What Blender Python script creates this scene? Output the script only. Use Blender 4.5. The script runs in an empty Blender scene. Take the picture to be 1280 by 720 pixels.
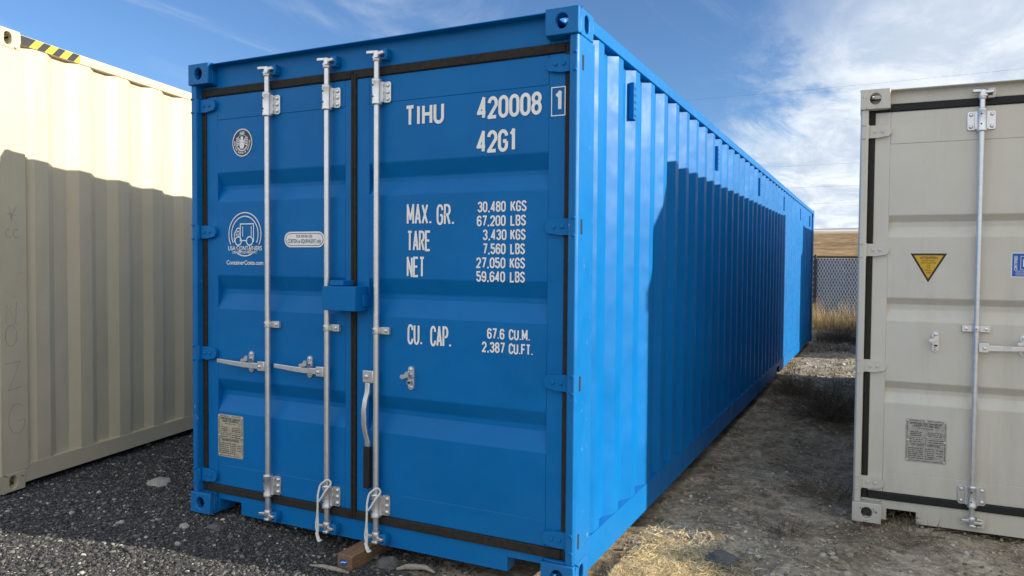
import bpy, bmesh, math, random
import numpy as np
from mathutils import Vector, Matrix, Euler
random.seed(7); rng = np.random.default_rng(7)
PI = math.pi
sc = bpy.context.scene
C = sc.collection
# ------------------------------------------------------------------ camera
cam_d = bpy.data.cameras.new('camera'); cam = bpy.data.objects.new('camera', cam_d); C.objects.link(cam)
yaw, pit, rol = -0.426448, -0.028933, 0.0096086
f_ = Vector((math.sin(yaw)*math.cos(pit), math.cos(yaw)*math.cos(pit), math.sin(pit)))
r_ = Vector((math.cos(yaw), -math.sin(yaw), 0)); u_ = r_.cross(f_)
r2 = r_*math.cos(rol)+u_*math.sin(rol); u2 = -r_*math.sin(rol)+u_*math.cos(rol)
M = Matrix((r2, u2, -f_)).transposed().to_4x4(); M.translation = Vector((1.20936, -2.85815, 1.46038))
cam.matrix_world = M
cam_d.sensor_width = 36; cam_d.lens = 885.53/1280*36
cam_d.shift_x = -56.78/1280; cam_d.shift_y = -2.87/1280
cam_d.clip_start = .05; cam_d.clip_end = 6000
sc.camera = cam
# ------------------------------------------------------------------ sky, sun, exposure
SUN_EL = math.atan(.335); SUN_AZ = math.atan2(1, .205)      # azimuth clockwise from +y
w = bpy.data.worlds.new('World'); sc.world = w; w.use_nodes = True
wt = w.node_tree; wt.nodes.clear()
def wn(t, **k):
    n = wt.nodes.new(t)
    for a, b in k.items(): setattr(n, a, b)
    return n
sky = wn('ShaderNodeTexSky', sky_type='NISHITA', sun_disc=False)
sky.sun_elevation = SUN_EL; sky.sun_rotation = SUN_AZ; sky.altitude = 1200; sky.air_density = 1.0; sky.dust_density = .35; sky.ozone_density = 2.2
bg = wn('ShaderNodeBackground'); bg.inputs[1].default_value = .15
wo = wn('ShaderNodeOutputWorld')
tc = wn('ShaderNodeTexCoord'); sp = wn('ShaderNodeSeparateXYZ')
wt.links.new(tc.outputs['Generated'], sp.inputs[0])
def wm(op, a, b=None, c=None, clamp=False):
    n = wn('ShaderNodeMath', operation=op); n.use_clamp = clamp
    for i, v in enumerate((a, b, c)):
        if v is None: continue
        if isinstance(v, (int, float)): n.inputs[i].default_value = v
        else: wt.links.new(v, n.inputs[i])
    return n.outputs[0]
def wr(v, a, b, c=0, d=1):
    n = wn('ShaderNodeMapRange', interpolation_type='SMOOTHSTEP'); wt.links.new(v, n.inputs[0])
    for i, q in enumerate((a, b, c, d)): n.inputs[i+1].default_value = q
    return n.outputs[0]
zc = wm('ADD', wm('MAXIMUM', sp.outputs[2], 0.0), .06)
cx = wm('DIVIDE', sp.outputs[0], zc); cy = wm('DIVIDE', sp.outputs[1], zc)
cb = wn('ShaderNodeCombineXYZ'); wt.links.new(cx, cb.inputs[0]); wt.links.new(cy, cb.inputs[1])
def cloud(scale, sx, sy, rot, seed, detail=8, dist=.6, rough=.6):
    mp = wn('ShaderNodeMapping'); wt.links.new(cb.outputs[0], mp.inputs[0])
    mp.inputs['Scale'].default_value = (sx, sy, 1); mp.inputs['Rotation'].default_value = (0, 0, rot); mp.inputs['Location'].default_value = (seed, seed*.7, seed)
    n = wn('ShaderNodeTexNoise'); wt.links.new(mp.outputs[0], n.inputs[0])
    n.inputs['Scale'].default_value = scale; n.inputs['Detail'].default_value = detail; n.inputs['Distortion'].default_value = dist; n.inputs['Roughness'].default_value = rough
    return n.outputs[0]
tanaz = wm('DIVIDE', sp.outputs[0], wm('MAXIMUM', sp.outputs[1], .05))
mask = wr(wm('SUBTRACT', tanaz, wm('MULTIPLY', sp.outputs[2], .95)), -.52, -.20)   # the cloud bank stands on the right and leans with height
thin = wr(cloud(1.3, 1.0, .30, .5, 3.1), .54, .76)
bank = wr(wm('ADD', cloud(.9, 1.0, .55, -.35, 5.3, rough=.68, dist=.9), wm('MULTIPLY', mask, .30)), .50, .70)
low = wr(sp.outputs[2], .16, .0, 0, .75)
lowm = wm('MULTIPLY', low, wr(tanaz, -.45, -.05))
cl = wm('MAXIMUM', wm('MULTIPLY', bank, wm('MULTIPLY', mask, .93)), wm('MAXIMUM', wm('MULTIPLY', thin, wm('MULTIPLY', wr(sp.outputs[2], .12, .36), .50)), lowm))
mx = wn('ShaderNodeMix', data_type='RGBA'); wt.links.new(cl, mx.inputs[0])
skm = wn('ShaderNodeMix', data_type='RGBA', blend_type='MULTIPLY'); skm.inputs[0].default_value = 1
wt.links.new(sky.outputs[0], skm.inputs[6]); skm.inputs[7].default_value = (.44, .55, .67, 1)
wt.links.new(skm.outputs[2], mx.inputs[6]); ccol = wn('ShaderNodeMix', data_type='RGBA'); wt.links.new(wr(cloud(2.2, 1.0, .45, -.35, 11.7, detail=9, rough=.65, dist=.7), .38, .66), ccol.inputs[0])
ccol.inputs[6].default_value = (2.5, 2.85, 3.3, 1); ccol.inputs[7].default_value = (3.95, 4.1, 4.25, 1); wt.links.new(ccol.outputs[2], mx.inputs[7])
back = wn('ShaderNodeMix', data_type='RGBA'); wt.links.new(wm('MULTIPLY', wr(sp.outputs[1], .05, -.45), wr(cloud(.5, 1, 1, .2, 8.8, detail=6), .30, .62, .55, 1)), back.inputs[0])   # unseen bright cloud sheet, added behind the camera as fill light
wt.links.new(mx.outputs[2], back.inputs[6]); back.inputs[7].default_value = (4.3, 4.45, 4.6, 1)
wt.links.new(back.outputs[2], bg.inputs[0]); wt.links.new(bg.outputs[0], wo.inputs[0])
sd = bpy.data.lights.new('sun', 'SUN'); sun = bpy.data.objects.new('sun', sd); C.objects.link(sun)
sd.energy = 4.2; sd.angle = math.radians(.53); sd.color = (1, .91, .77)
sv = Vector((1, .205, .335*math.hypot(1, .205))).normalized()
sun.rotation_euler = sv.to_track_quat('Z', 'Y').to_euler(); sun.location = (30, 10, 20)
sc.view_settings.view_transform = 'Standard'; sc.view_settings.look = 'None'; sc.view_settings.gamma = 1
sc.view_settings.exposure = 0.8

# ------------------------------------------------------------------ materials
def nt(name):
    m = bpy.data.materials.new(name); m.use_nodes = True
    t = m.node_tree; b = t.nodes['Principled BSDF']; return m, t, b
def N(t, typ, **k):
    n = t.nodes.new(typ)
    for a, v in k.items(): setattr(n, a, v)
    return n
def noise(t, vec, scale, detail=4, rough=.55, dist=0, sc3=None):
    if sc3:
        mp = N(t, 'ShaderNodeMapping'); t.links.new(vec, mp.inputs[0]); mp.inputs['Scale'].default_value = sc3; vec = mp.outputs[0]
    n = N(t, 'ShaderNodeTexNoise'); t.links.new(vec, n.inputs[0]); n.inputs['Scale'].default_value = scale
    n.inputs['Detail'].default_value = detail; n.inputs['Roughness'].default_value = rough; n.inputs['Distortion'].default_value = dist
    return n.outputs[0]
def ramp(t, fac, stops):
    r = N(t, 'ShaderNodeValToRGB'); t.links.new(fac, r.inputs[0]); e = r.color_ramp.elements
    while len(e) < len(stops): e.new(.5)
    for i, (p, c) in enumerate(stops): e[i].position = p; e[i].color = (c, c, c, 1) if isinstance(c, (int, float)) else (*c, 1)
    return r.outputs[0]
def mix(t, fac, a, b, blend='MIX'):
    n = N(t, 'ShaderNodeMix', data_type='RGBA', blend_type=blend)
    for i, v in ((0, fac), (6, a), (7, b)):
        if isinstance(v, (int, float)): n.inputs[i].default_value = v
        elif isinstance(v, tuple): n.inputs[i].default_value = (*v, 1)
        else: t.links.new(v, n.inputs[i])
    return n.outputs[2]
def bump(t, b, h, strength, dist):
    n = N(t, 'ShaderNodeBump'); n.inputs['Strength'].default_value = strength; n.inputs['Distance'].default_value = dist
    t.links.new(h, n.inputs['Height']); t.links.new(n.outputs[0], b.inputs['Normal'])
def paint(name, col, rough=.38, dust=(.4, .36, .28), dusta=.12, rust=0.0, streak=.10, spec=.5, coat=.0, chip=None):
    m, t, b = nt(name); g = N(t, 'ShaderNodeNewGeometry').outputs['Position']
    n1 = noise(t, g, 1.4, 5, .6); n2 = noise(t, g, 9, 5, .65, sc3=(1, 1, .12)); n3 = noise(t, g, 60, 4, .7)
    c = mix(t, ramp(t, n1, [(.3, 0.0), (.75, 1.0)]), tuple(x*(1-streak) for x in col), tuple(min(1, x*(1+streak)) for x in col))
    c = mix(t, ramp(t, n2, [(.5, 0.0), (.85, dusta)]), c, dust)
    c = mix(t, ramp(t, n3, [(.62, 0.0), (.8, dusta*1.2)]), c, dust)
    # dust thrown up on the lowest 0.4 m
    s = N(t, 'ShaderNodeSeparateXYZ'); t.links.new(g, s.inputs[0])
    mr = N(t, 'ShaderNodeMapRange'); t.links.new(s.outputs[2], mr.inputs[0]); mr.inputs[1].default_value = .45; mr.inputs[2].default_value = 0; mr.inputs[3].default_value = 0; mr.inputs[4].default_value = .32
    mm = N(t, 'ShaderNodeMath', operation='MULTIPLY'); t.links.new(mr.outputs[0], mm.inputs[0]); t.links.new(noise(t, g, 14, 6, .7), mm.inputs[1])
    c = mix(t, mm.outputs[0], c, dust)
    if rust:
        nr = noise(t, g, 22, 6, .7)
        c = mix(t, ramp(t, nr, [(.66-rust, 0.0), (.69-rust, 1.0)]), c, (.10, .045, .02))
    if chip:
        nr = noise(t, g, 38, 6, .8, sc3=(1, 1, .35))
        c = mix(t, ramp(t, nr, [(.645, 0.0), (.665, .8)]), c, chip)
    t.links.new(c, b.inputs['Base Color'])
    t.links.new(ramp(t, noise(t, g, 6, 5, .7), [(.3, rough-.07), (.8, rough+.14)]), b.inputs['Roughness'])
    b.inputs['Specular IOR Level'].default_value = spec; b.inputs['Coat Weight'].default_value = coat; b.inputs['Coat Roughness'].default_value = .15
    hb = N(t, 'ShaderNodeMath', operation='ADD'); t.links.new(noise(t, g, 3.2, 2), hb.inputs[0])
    h2 = N(t, 'ShaderNodeMath', operation='MULTIPLY'); t.links.new(noise(t, g, 160, 2), h2.inputs[0]); h2.inputs[1].default_value = .008
    t.links.new(h2.outputs[0], hb.inputs[1]); bump(t, b, hb.outputs[0], .6, .020)
    return m
def simple(name, col, rough=.5, metal=0, var=.12, scale=40, bmp=0, spec=.5):
    m, t, b = nt(name); g = N(t, 'ShaderNodeNewGeometry').outputs['Position']
    n = noise(t, g, scale, 4, .6)
    c = mix(t, ramp(t, n, [(.3, 0.0), (.7, 1.0)]), tuple(x*(1-var) for x in col), tuple(min(1, x*(1+var)) for x in col))
    t.links.new(c, b.inputs['Base Color']); b.inputs['Roughness'].default_value = rough; b.inputs['Metallic'].default_value = metal
    b.inputs['Specular IOR Level'].default_value = spec
    if bmp: bump(t, b, n, bmp, .004)
    return m
BLUE = paint('blue_paint', (.0, .142, .425), rough=.42, dust=(.02, .17, .38), dusta=.12, spec=.18)
BLUE_C = paint('blue_paint_chipped', (.0, .142, .425), rough=.42, dust=(.05, .17, .34), dusta=.2, spec=.26, chip=(.42, .44, .44))
BLUE_IN = simple('dark_blue_paint', (.003, .05, .16), .5)  # darker blue for the thin strips on the vents
CREAM = paint('cream_paint', (.61, .525, .37), rough=.5, dust=(.42, .36, .26), dusta=.34, streak=.05, rust=0)
CREAM_R = paint('cream_paint_chipped', (.61, .525, .37), rough=.55, dust=(.42, .36, .26), dusta=.3, streak=.05, rust=.045)
GREY_C = paint('beige_grey_chipped', (.58, .555, .485), rough=.5, dust=(.36, .31, .23), dusta=.4, streak=.05, rust=.035)
GREY = paint('beige_grey_paint', (.58, .555, .485), rough=.42, dust=(.36, .31, .23), dusta=.40, streak=.05)
RUBBER = simple('black_rubber', (.007, .007, .007), .7, var=.5, scale=70, bmp=.4)
RUBBER2 = simple('dusty_rubber', (.016, .014, .012), .85, var=.6, scale=50, bmp=.5)
DARK = simple('dark_inside', (.012, .012, .013), .9)
WHITE = simple('white_marking', (.80, .82, .84), .45, var=.05, scale=30)
NAVY = simple('navy_decal', (.012, .022, .05), .4, var=.1)
GOLD = simple('amber_decal', (.62, .36, .02), .45, var=.08)
BLACK = simple('black_print', (.012, .012, .012), .5)
YELLOW = simple('yellow_stripe', (.80, .56, .06), .5, var=.06)
CHAR = simple('charcoal_stripe', (.035, .037, .04), .5, var=.15)
PLATE = simple('aluminium_plate', (.42, .42, .39), .42, metal=.55, var=.25, scale=60)
PLATE_Y = simple('aged_plate', (.46, .43, .33), .5, metal=.3, var=.3, scale=60)
DECAL_B = simple('blue_decal', (.01, .10, .42), .4, var=.06)
PENCIL = simple('marker_scrawl', (.27, .25, .21), .7, var=.3, scale=60)
LINE = simple('etched_print', (.05, .05, .05), .6)
GALV = None
def galv():
    m, t, b = nt('galvanised_steel'); g = N(t, 'ShaderNodeNewGeometry').outputs['Position']
    v = N(t, 'ShaderNodeTexVoronoi'); v.inputs['Scale'].default_value = 220; t.links.new(g, v.inputs[0])
    c = mix(t, .6, ramp(t, v.outputs['Distance'], [(.1, .58), (.6, .82)]), ramp(t, noise(t, g, 25, 6, .7), [(.3, (.60, .61, .62)), (.7, (.80, .81, .82))]))
    c = mix(t, ramp(t, noise(t, g, 35, 6, .75), [(.72, 0.0), (.82, .25)]), c, (.25, .20, .15))
    t.links.new(c, b.inputs['Base Color']); b.inputs['Metallic'].default_value = .85
    t.links.new(ramp(t, noise(t, g, 60, 4), [(.3, .30), (.7, .40)]), b.inputs['Roughness'])
    bump(t, b, noise(t, g, 260, 3), .2, .0012)
    return m
GALV = galv()
def wood():
    m, t, b = nt('timber'); g = N(t, 'ShaderNodeNewGeometry').outputs['Position']
    n = noise(t, g, 30, 6, .65, .6, (3, .25, 3)); n2 = noise(t, g, 7, 3)
    c = ramp(t, n, [(.3, (.11, .06, .03)), (.55, (.24, .135, .065)), (.75, (.34, .21, .11))])
    t.links.new(mix(t, ramp(t, n2, [(.4, 0.0), (.8, .35)]), c, (.10, .09, .08)), b.inputs['Base Color']); b.inputs['Roughness'].default_value = .8
    bump(t, b, n, .6, .006); return m
WOOD = wood()
def stone_mat(name, stops, rough=.85, bs=.5):
    m, t, b = nt(name); g = N(t, 'ShaderNodeNewGeometry')
    c = ramp(t, g.outputs['Random Per Island'], stops)
    n = noise(t, g.outputs['Position'], 120, 5, .7)
    c = mix(t, 1.0, c, ramp(t, n, [(.25, .65), (.75, 1.2)]), 'MULTIPLY')
    t.links.new(c, b.inputs['Base Color']); b.inputs['Roughness'].default_value = rough; bump(t, b, n, bs, .004); return m
GRAVEL = stone_mat('gravel', [(0, (.030, .031, .034)), (.45, (.062, .062, .064)), (.80, (.115, .112, .106)), (.955, (.20, .19, .17)), (.992, (.52, .49, .44))])
SOILBITS = stone_mat('soil_crumbs', [(0, (.17, .135, .095)), (.5, (.36, .30, .225)), (.9, (.50, .44, .35)), (.98, (.60, .57, .50))])
ROCK_D = stone_mat('dark_rock', [(0, (.085, .085, .085)), (1, (.13, .125, .12))])
ROCK_L = stone_mat('pale_rock', [(0, (.30, .285, .25)), (1, (.40, .38, .34))])
STRAW = stone_mat('straw', [(0, (.36, .24, .10)), (.25, (.66, .50, .25)), (.75, (.82, .67, .39)), (1, (.88, .80, .58))], .7, 0)
STRAW_G = stone_mat('golden_grass', [(0, (.30, .20, .09)), (.4, (.55, .40, .19)), (.8, (.72, .56, .31)), (1, (.80, .68, .44))], .7, 0)
TWIG = stone_mat('dead_twigs', [(0, (.07, .055, .04)), (.5, (.13, .10, .07)), (1, (.24, .19, .14))], .85, 0)
DRIFT = simple('weathered_stick', (.30, .27, .22), .85, var=.3, scale=60, bmp=.6)
ROPE = simple('white_cord', (.72, .72, .68), .7, var=.15, scale=200, bmp=.4)
# ------------------------------------------------------------------ mesh helpers
def empty(name, loc=(0, 0, 0), rz=0, rx=0):
    o = bpy.data.objects.new(name, None); C.objects.link(o); o.location = loc; o.rotation_euler = (rx, 0, rz); o.empty_display_size = .2; return o
def tag(o, label=None, cat=None, group=None, kind=None):
    if label: o['label'] = label
    if cat: o['category'] = cat
    if group: o['group'] = group
    if kind: o['kind'] = kind
    return o
def mk(name, bm, mats, parent=None, smooth=False, bevel=0, sharp=30):
    if not isinstance(mats, (list, tuple)): mats = [mats]
    me = bpy.data.meshes.new(name)
    if bm.faces: bmesh.ops.recalc_face_normals(bm, faces=bm.faces)
    bm.to_mesh(me); bm.free()
    for m in mats: me.materials.append(m)
    if smooth: me.polygons.foreach_set('use_smooth', [True]*len(me.polygons)); 
    o = bpy.data.objects.new(name, me); C.objects.link(o)
    if parent: o.parent = parent
    if bevel:
        md = o.modifiers.new('bevel', 'BEVEL'); md.width = bevel; md.segments = 2; md.limit_method = 'ANGLE'; md.angle_limit = .4
    if smooth or bevel:
        me.polygons.foreach_set('use_smooth', [True]*len(me.polygons))
        try: me.set_sharp_from_angle(angle=math.radians(sharp))
        except Exception: pass
    return o
def box(bm, x0, x1, y0, y1, z0, z1, mi=0, mtx=None):
    vs = [bm.verts.new((x, y, z)) for x in (x0, x1) for y in (y0, y1) for z in (z0, z1)]
    if mtx: [setattr(v, 'co', mtx @ v.co) for v in vs]
    for q in ((0, 1, 3, 2), (4, 6, 7, 5), (0, 4, 5, 1), (2, 3, 7, 6), (0, 2, 6, 4), (1, 5, 7, 3)):
        bm.faces.new([vs[i] for i in q]).material_index = mi
    return vs
def prism(bm, pts, axis, a, b, mi=0):
    """2D polygon pts extruded along axis ('x','y','z') from a to b; pts are the remaining coordinates in xyz order"""
    def P(p, d): return {'x': (d, p[0], p[1]), 'y': (p[0], d, p[1]), 'z': (p[0], p[1], d)}[axis]
    A = [bm.verts.new(P(p, a)) for p in pts]; B = [bm.verts.new(P(p, b)) for p in pts]
    bm.faces.new(A).material_index = mi; bm.faces.new(B[::-1]).material_index = mi
    n = len(pts)
    for i in range(n): bm.faces.new((A[i], B[i], B[(i+1) % n], A[(i+1) % n])).material_index = mi
    return A+B
def tube(bm, pts, rad, seg=10, cap=True, mi=0):
    pts = [Vector(p) for p in pts]; rads = rad if isinstance(rad, (list, tuple)) else [rad]*len(pts)
    rings = []
    up = Vector((0, 0, 1)); prev = None
    for i, p in enumerate(pts):
        d = (pts[min(i+1, len(pts)-1)]-pts[max(i-1, 0)]).normalized()
        if prev is None: prev = d.orthogonal().normalized()
        a = (prev-d*prev.dot(d)); a = a.normalized() if a.length > 1e-6 else d.orthogonal().normalized()
        prev = a; b = d.cross(a)
        rings.append([bm.verts.new(p+(a*math.cos(2*PI*k/seg)+b*math.sin(2*PI*k/seg))*rads[i]) for k in range(seg)])
    for i in range(len(rings)-1):
        for k in range(seg):
            bm.faces.new((rings[i][k], rings[i][(k+1) % seg], rings[i+1][(k+1) % seg], rings[i+1][k])).material_index = mi
    if cap:
        bm.faces.new(rings[0][::-1]).material_index = mi; bm.faces.new(rings[-1]).material_index = mi
def lathe(bm, prof, o, axis='z', seg=14, mi=0):
    rings = []
    for r, h in prof:
        rg = []
        for k in range(seg):
            a = 2*PI*k/seg; c, s = r*math.cos(a), r*math.sin(a)
            q = {'z': (c, s, h), 'y': (c, h, s), 'x': (h, c, s)}[axis]
            rg.append(bm.verts.new((o[0]+q[0], o[1]+q[1], o[2]+q[2])))
        rings.append(rg)
    for i in range(len(rings)-1):
        for k in range(seg): bm.faces.new((rings[i][k], rings[i][(k+1) % seg], rings[i+1][(k+1) % seg], rings[i+1][k])).material_index = mi
    bm.faces.new(rings[0]).material_index = mi; bm.faces.new(rings[-1]).material_index = mi
def stadium(cx, cz, w, h, n=6):
    """rounded slot outline"""
    r = min(w, h)/2; pts = []
    for (sx, sz, a0) in ((1, 1, 0), (-1, 1, 90), (-1, -1, 180), (1, -1, 270)):
        for k in range(n+1):
            a = math.radians(a0+90*k/n); pts.append((cx+sx*(w/2-r)+r*math.cos(a), cz+sz*(h/2-r)+r*math.sin(a)))
    return pts
def holeplate(bm, outer, inner, axis, a, b, mi=0):
    """plate with a hole: outer = (u0,u1,v0,v1), inner polygon ccw"""
    u0, u1, v0, v1 = outer
    def P(p, d): return {'x': (d, p[0], p[1]), 'y': (p[0], d, p[1]), 'z': (p[0], p[1], d)}[axis]
    cu = sum(p[0] for p in inner)/len(inner); cv = sum(p[1] for p in inner)/len(inner)
    out = []
    for p in inner:
        dx, dy = p[0]-cu, p[1]-cv
        t = min(((u1-cu)/dx if dx > 1e-9 else (u0-cu)/dx if dx < -1e-9 else 1e9), ((v1-cv)/dy if dy > 1e-9 else (v0-cv)/dy if dy < -1e-9 else 1e9))
        out.append((cu+dx*t, cv+dy*t))
    # snap nearest out point to each rectangle corner
    for c in ((u0, v0), (u0, v1), (u1, v0), (u1, v1)):
        i = min(range(len(out)), key=lambda k: (out[k][0]-c[0])**2+(out[k][1]-c[1])**2); out[i] = c
    n = len(inner)
    Ia = [bm.verts.new(P(p, a)) for p in inner]; Ib = [bm.verts.new(P(p, b)) for p in inner]
    Oa = [bm.verts.new(P(p, a)) for p in out]; Ob = [bm.verts.new(P(p, b)) for p in out]
    for i in range(n):
        j = (i+1) % n
        for q in ((Ia[i], Ia[j], Oa[j], Oa[i]), (Ib[j], Ib[i], Ob[i], Ob[j]), (Ia[j], Ia[i], Ib[i], Ib[j]), (Oa[i], Oa[j], Ob[j], Ob[i])):
            bm.faces.new(q).material_index = mi
def children(o): return [c for c in bpy.data.objects if c.parent == o]
KIDS = {}
def copy_tree(o, parent=None, allobj=None):
    if allobj is None: allobj = list(bpy.data.objects)
    c = o.copy(); C.objects.link(c)
    if parent: c.parent = parent
    for ch in [k for k in allobj if k.parent == o]: copy_tree(ch, c, allobj)
    return c
# ------------------------------------------------------------------ lettering: narrow stroke alphabet, unit cell 0..1 x 0..1
def arc(cx, cy, rx, ry, a0, a1, n=5): return [(cx+rx*math.cos(math.radians(a0+(a1-a0)*k/n)), cy+ry*math.sin(math.radians(a0+(a1-a0)*k/n))) for k in range(n+1)]
rx_, ry_ = .5, .26
ringp = arc(.5, 1-ry_, rx_, ry_, 0, 180, 8)+arc(.5, ry_, rx_, ry_, 180, 360, 8)
G = {
 '0': [ringp+[ringp[0]]], 'O': [ringp+[ringp[0]]],
 '1': [[(.15, .80), (.62, 1), (.62, 0)]], 'I': [[(.5, 0), (.5, 1)]],
 '2': [[(0, .74)]+arc(.5, .74, .5, .26, 180, 0, 8)+[(1, .62), (.0, .0), (1, 0)]],
 '3': [arc(.5, .77, .48, .23, 172, -60, 10)+[(.42, .535)], [(.45, .545)]+arc(.5, .27, .5, .27, 62, -172, 10)],
 '4': [[(.72, 0), (.72, 1), (0, .26), (1, .26)]],
 '5': [[(.95, 1), (.04, 1), (.04, .55)], [(.04, .52)]+arc(.5, .38, .5, .24, 135, 0, 6)+arc(.5, .26, .5, .26, 0, -175, 8)],
 '6': [arc(.5, .74, .5, .26, 8, 180, 8)+arc(.5, .26, .5, .26, 180, 360, 8)+[(1, .36)], [(1, .34)]+arc(.5, .36, .5, .22, 4, 150, 7)],
 '7': [[(0, 1), (1, 1), (.38, 0)]],
 '8': [arc(.5, .77, .47, .23, -90, 270, 16), arc(.5, .27, .5, .27, -90, 270, 16)],
 '9': [arc(.5, .26, .5, .26, -172, 0, 8)+arc(.5, .74, .5, .26, 0, 180, 8)+[(0, .64)], [(0, .66)]+arc(.5, .64, .5, .22, 184, 330, 7)],
 'A': [[(0, 0), (.5, 1), (1, 0)], [(.2, .27), (.8, .27)]],
 'B': [[(0, 0), (0, 1), (.5, 1)]+arc(.52, .77, .44, .23, 90, -90, 7)+[(.06, .54)], [(.5, .52)]+arc(.52, .27, .48, .27, 85, -90, 7)+[(.0, 0)]],
 'C': [arc(.5, .74, .5, .26, 0, 180, 8)+arc(.5, .26, .5, .26, 180, 360, 8)],
 'E': [[(1, 1), (0, 1), (0, 0), (1, 0)], [(.05, .52), (.85, .52)]],
 'F': [[(1, 1), (0, 1), (0, 0)], [(.05, .52), (.85, .52)]],
 'G': [arc(.5, .74, .5, .26, 0, 180, 8)+arc(.5, .26, .5, .26, 180, 360, 8)+[(1, .46)], [(1.0, .47), (.52, .47)]],
 'H': [[(0, 0), (0, 1)], [(1, 0), (1, 1)], [(.05, .52), (.95, .52)]],
 'K': [[(0, 0), (0, 1)], [(1, 1), (.08, .42)], [(.36, .6), (1, 0)]],
 'L': [[(0, 1), (0, 0), (.95, 0)]],
 'M': [[(0, 0), (0, 1), (.5, .25), (1, 1), (1, 0)]],
 'N': [[(0, 0), (0, 1), (1, 0), (1, 1)]],
 'P': [[(0, 0), (0, 1), (.5, 1)]+arc(.52, .74, .48, .26, 90, -90, 7)+[(.06, .48)]],
 'R': [[(0, 0), (0, 1), (.5, 1)]+arc(.52, .75, .48, .25, 90, -90, 7)+[(.06, .5)], [(.5, .5), (1, 0)]],
 'S': [arc(.5, .76, .5, .24, 8, 190, 8)+[(.12, .64), (.88, .38)]+arc(.5, .25, .5, .25, 8, -172, 9)],
 'T': [[(0, 1), (1, 1)], [(.5, .95), (.5, 0)]],
 'U': [[(0, 1), (0, .26)]+arc(.5, .26, .5, .26, 180, 360, 8)+[(1, 1)]],
 'X': [[(0, 0), (1, 1)], [(0, 1), (1, 0)]],
 'Z': [[(0, 1), (1, 1), (0, 0), (1, 0)]],
 '.': [[(.5, 0), (.5, .10)]], ',': [[(.55, .08), (.4, -.12)]],
}
WID = {'1': .72, 'I': .30, '.': .30, ',': .34, 'M': 1.25, 'N': 1.05, ' ': .75, 'X': 1.05, 'T': .95}
LEV = [0]
def ribbon(bm, pts, t, P, closed=False, mi=0, lift=0):
    """mitred flat ribbon of width t; P maps (u,v,lift)->3D"""
    cl = []
    for p in pts:
        if not cl or (abs(p[0]-cl[-1][0])+abs(p[1]-cl[-1][1])) > 1e-5: cl.append(p)
    pts = cl
    if len(pts) > 2 and abs(pts[0][0]-pts[-1][0])+abs(pts[0][1]-pts[-1][1]) < 1e-5: closed = True; pts = pts[:-1]
    n = len(pts); L = []; Rr = []
    for i, p in enumerate(pts):
        a = pts[i-1] if (i > 0 or closed) else None; b = pts[(i+1) % n] if (i < n-1 or closed) else None
        ds = []
        if a: v = Vector((p[0]-a[0], p[1]-a[1])).normalized(); ds.append(v)
        if b: v = Vector((b[0]-p[0], b[1]-p[1])).normalized(); ds.append(v)
        if len(ds) == 2:
            nn = Vector((-ds[0].y-ds[1].y, ds[0].x+ds[1].x))
            if nn.length < 1e-4: nn = Vector((-ds[0].y, ds[0].x))
            nn.normalize(); k = 1/max(.6, nn.dot(Vector((-ds[0].y, ds[0].x))))
        else: nn = Vector((-ds[0].y, ds[0].x)); k = 1
        L.append(bm.verts.new(P(p[0]+nn.x*t/2*k, p[1]+nn.y*t/2*k, lift))); Rr.append(bm.verts.new(P(p[0]-nn.x*t/2*k, p[1]-nn.y*t/2*k, lift)))
    for i in range(n if closed else n-1):
        j = (i+1) % n; bm.faces.new((Rr[i], Rr[j], L[j], L[i])).material_index = mi
def letter(bm, s, x, z, h, P, width=None, t=.014, cw=.5, gap=.26):
    """writes s from x with cap height h; if width is given, the line is fitted to it"""
    adv = [WID.get(c, 1) for c in s]; tot = sum(adv)+gap*2*(len(s)-1)
    u = cw*h
    if width: u = (width-t)/tot
    cx0 = x+t/2
    for c, a in zip(s, adv):
        w = a*u
        k = 0
        for st in G.get(c, []):
            q = [(cx0+p[0]*w, z+t/2+p[1]*(h-t)) for p in st]
            cut = [0]
            for i in range(1, len(q)-1):
                a1 = Vector((q[i][0]-q[i-1][0], q[i][1]-q[i-1][1])); a2 = Vector((q[i+1][0]-q[i][0], q[i+1][1]-q[i][1]))
                if a1.length > 1e-6 and a2.length > 1e-6 and abs(a1.angle_signed(a2)) > math.radians(100): cut.append(i)
            cut.append(len(q)-1)
            for a_, b_ in zip(cut, cut[1:]):
                seg = q[a_:b_+1]
                if len(cut) > 2:      # sharp corners: run each stroke on by half its width so that they meet
                    seg = [Vector(v) for v in seg]
                    if a_ != 0: seg[0] = seg[0]-(seg[1]-seg[0]).normalized()*t*.42
                    if b_ != len(q)-1: seg[-1] = seg[-1]+(seg[-1]-seg[-2]).normalized()*t*.42
                    seg = [(v[0], min(max(v[1], z+t*.1), z+h-t*.1)) for v in seg]
                ribbon(bm, seg, t, P, lift=.00025*k); k += 1
        cx0 += w+gap*2*u
def font_mesh(s, size, bold=0, width=None, spacing=1.0):
    cu = bpy.data.curves.new('t', 'FONT'); cu.body = s; cu.size = size; cu.align_x = 'CENTER'; cu.align_y = 'CENTER'; cu.offset = bold; cu.space_character = spacing
    o = bpy.data.objects.new('t', cu); C.objects.link(o); dg = bpy.context.evaluated_depsgraph_get()
    me = bpy.data.meshes.new_from_object(o.evaluated_get(dg)); bpy.data.objects.remove(o); bpy.data.curves.remove(cu)
    v = [tuple(q.co) for q in me.vertices]; f = [tuple(p.vertices) for p in me.polygons]; bpy.data.meshes.remove(me)
    if width and v:
        x0 = min(q[0] for q in v); x1 = max(q[0] for q in v); k = width/(x1-x0); v = [((q[0]-(x0+x1)/2)*k, q[1], 0) for q in v]
    return v, f
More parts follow.
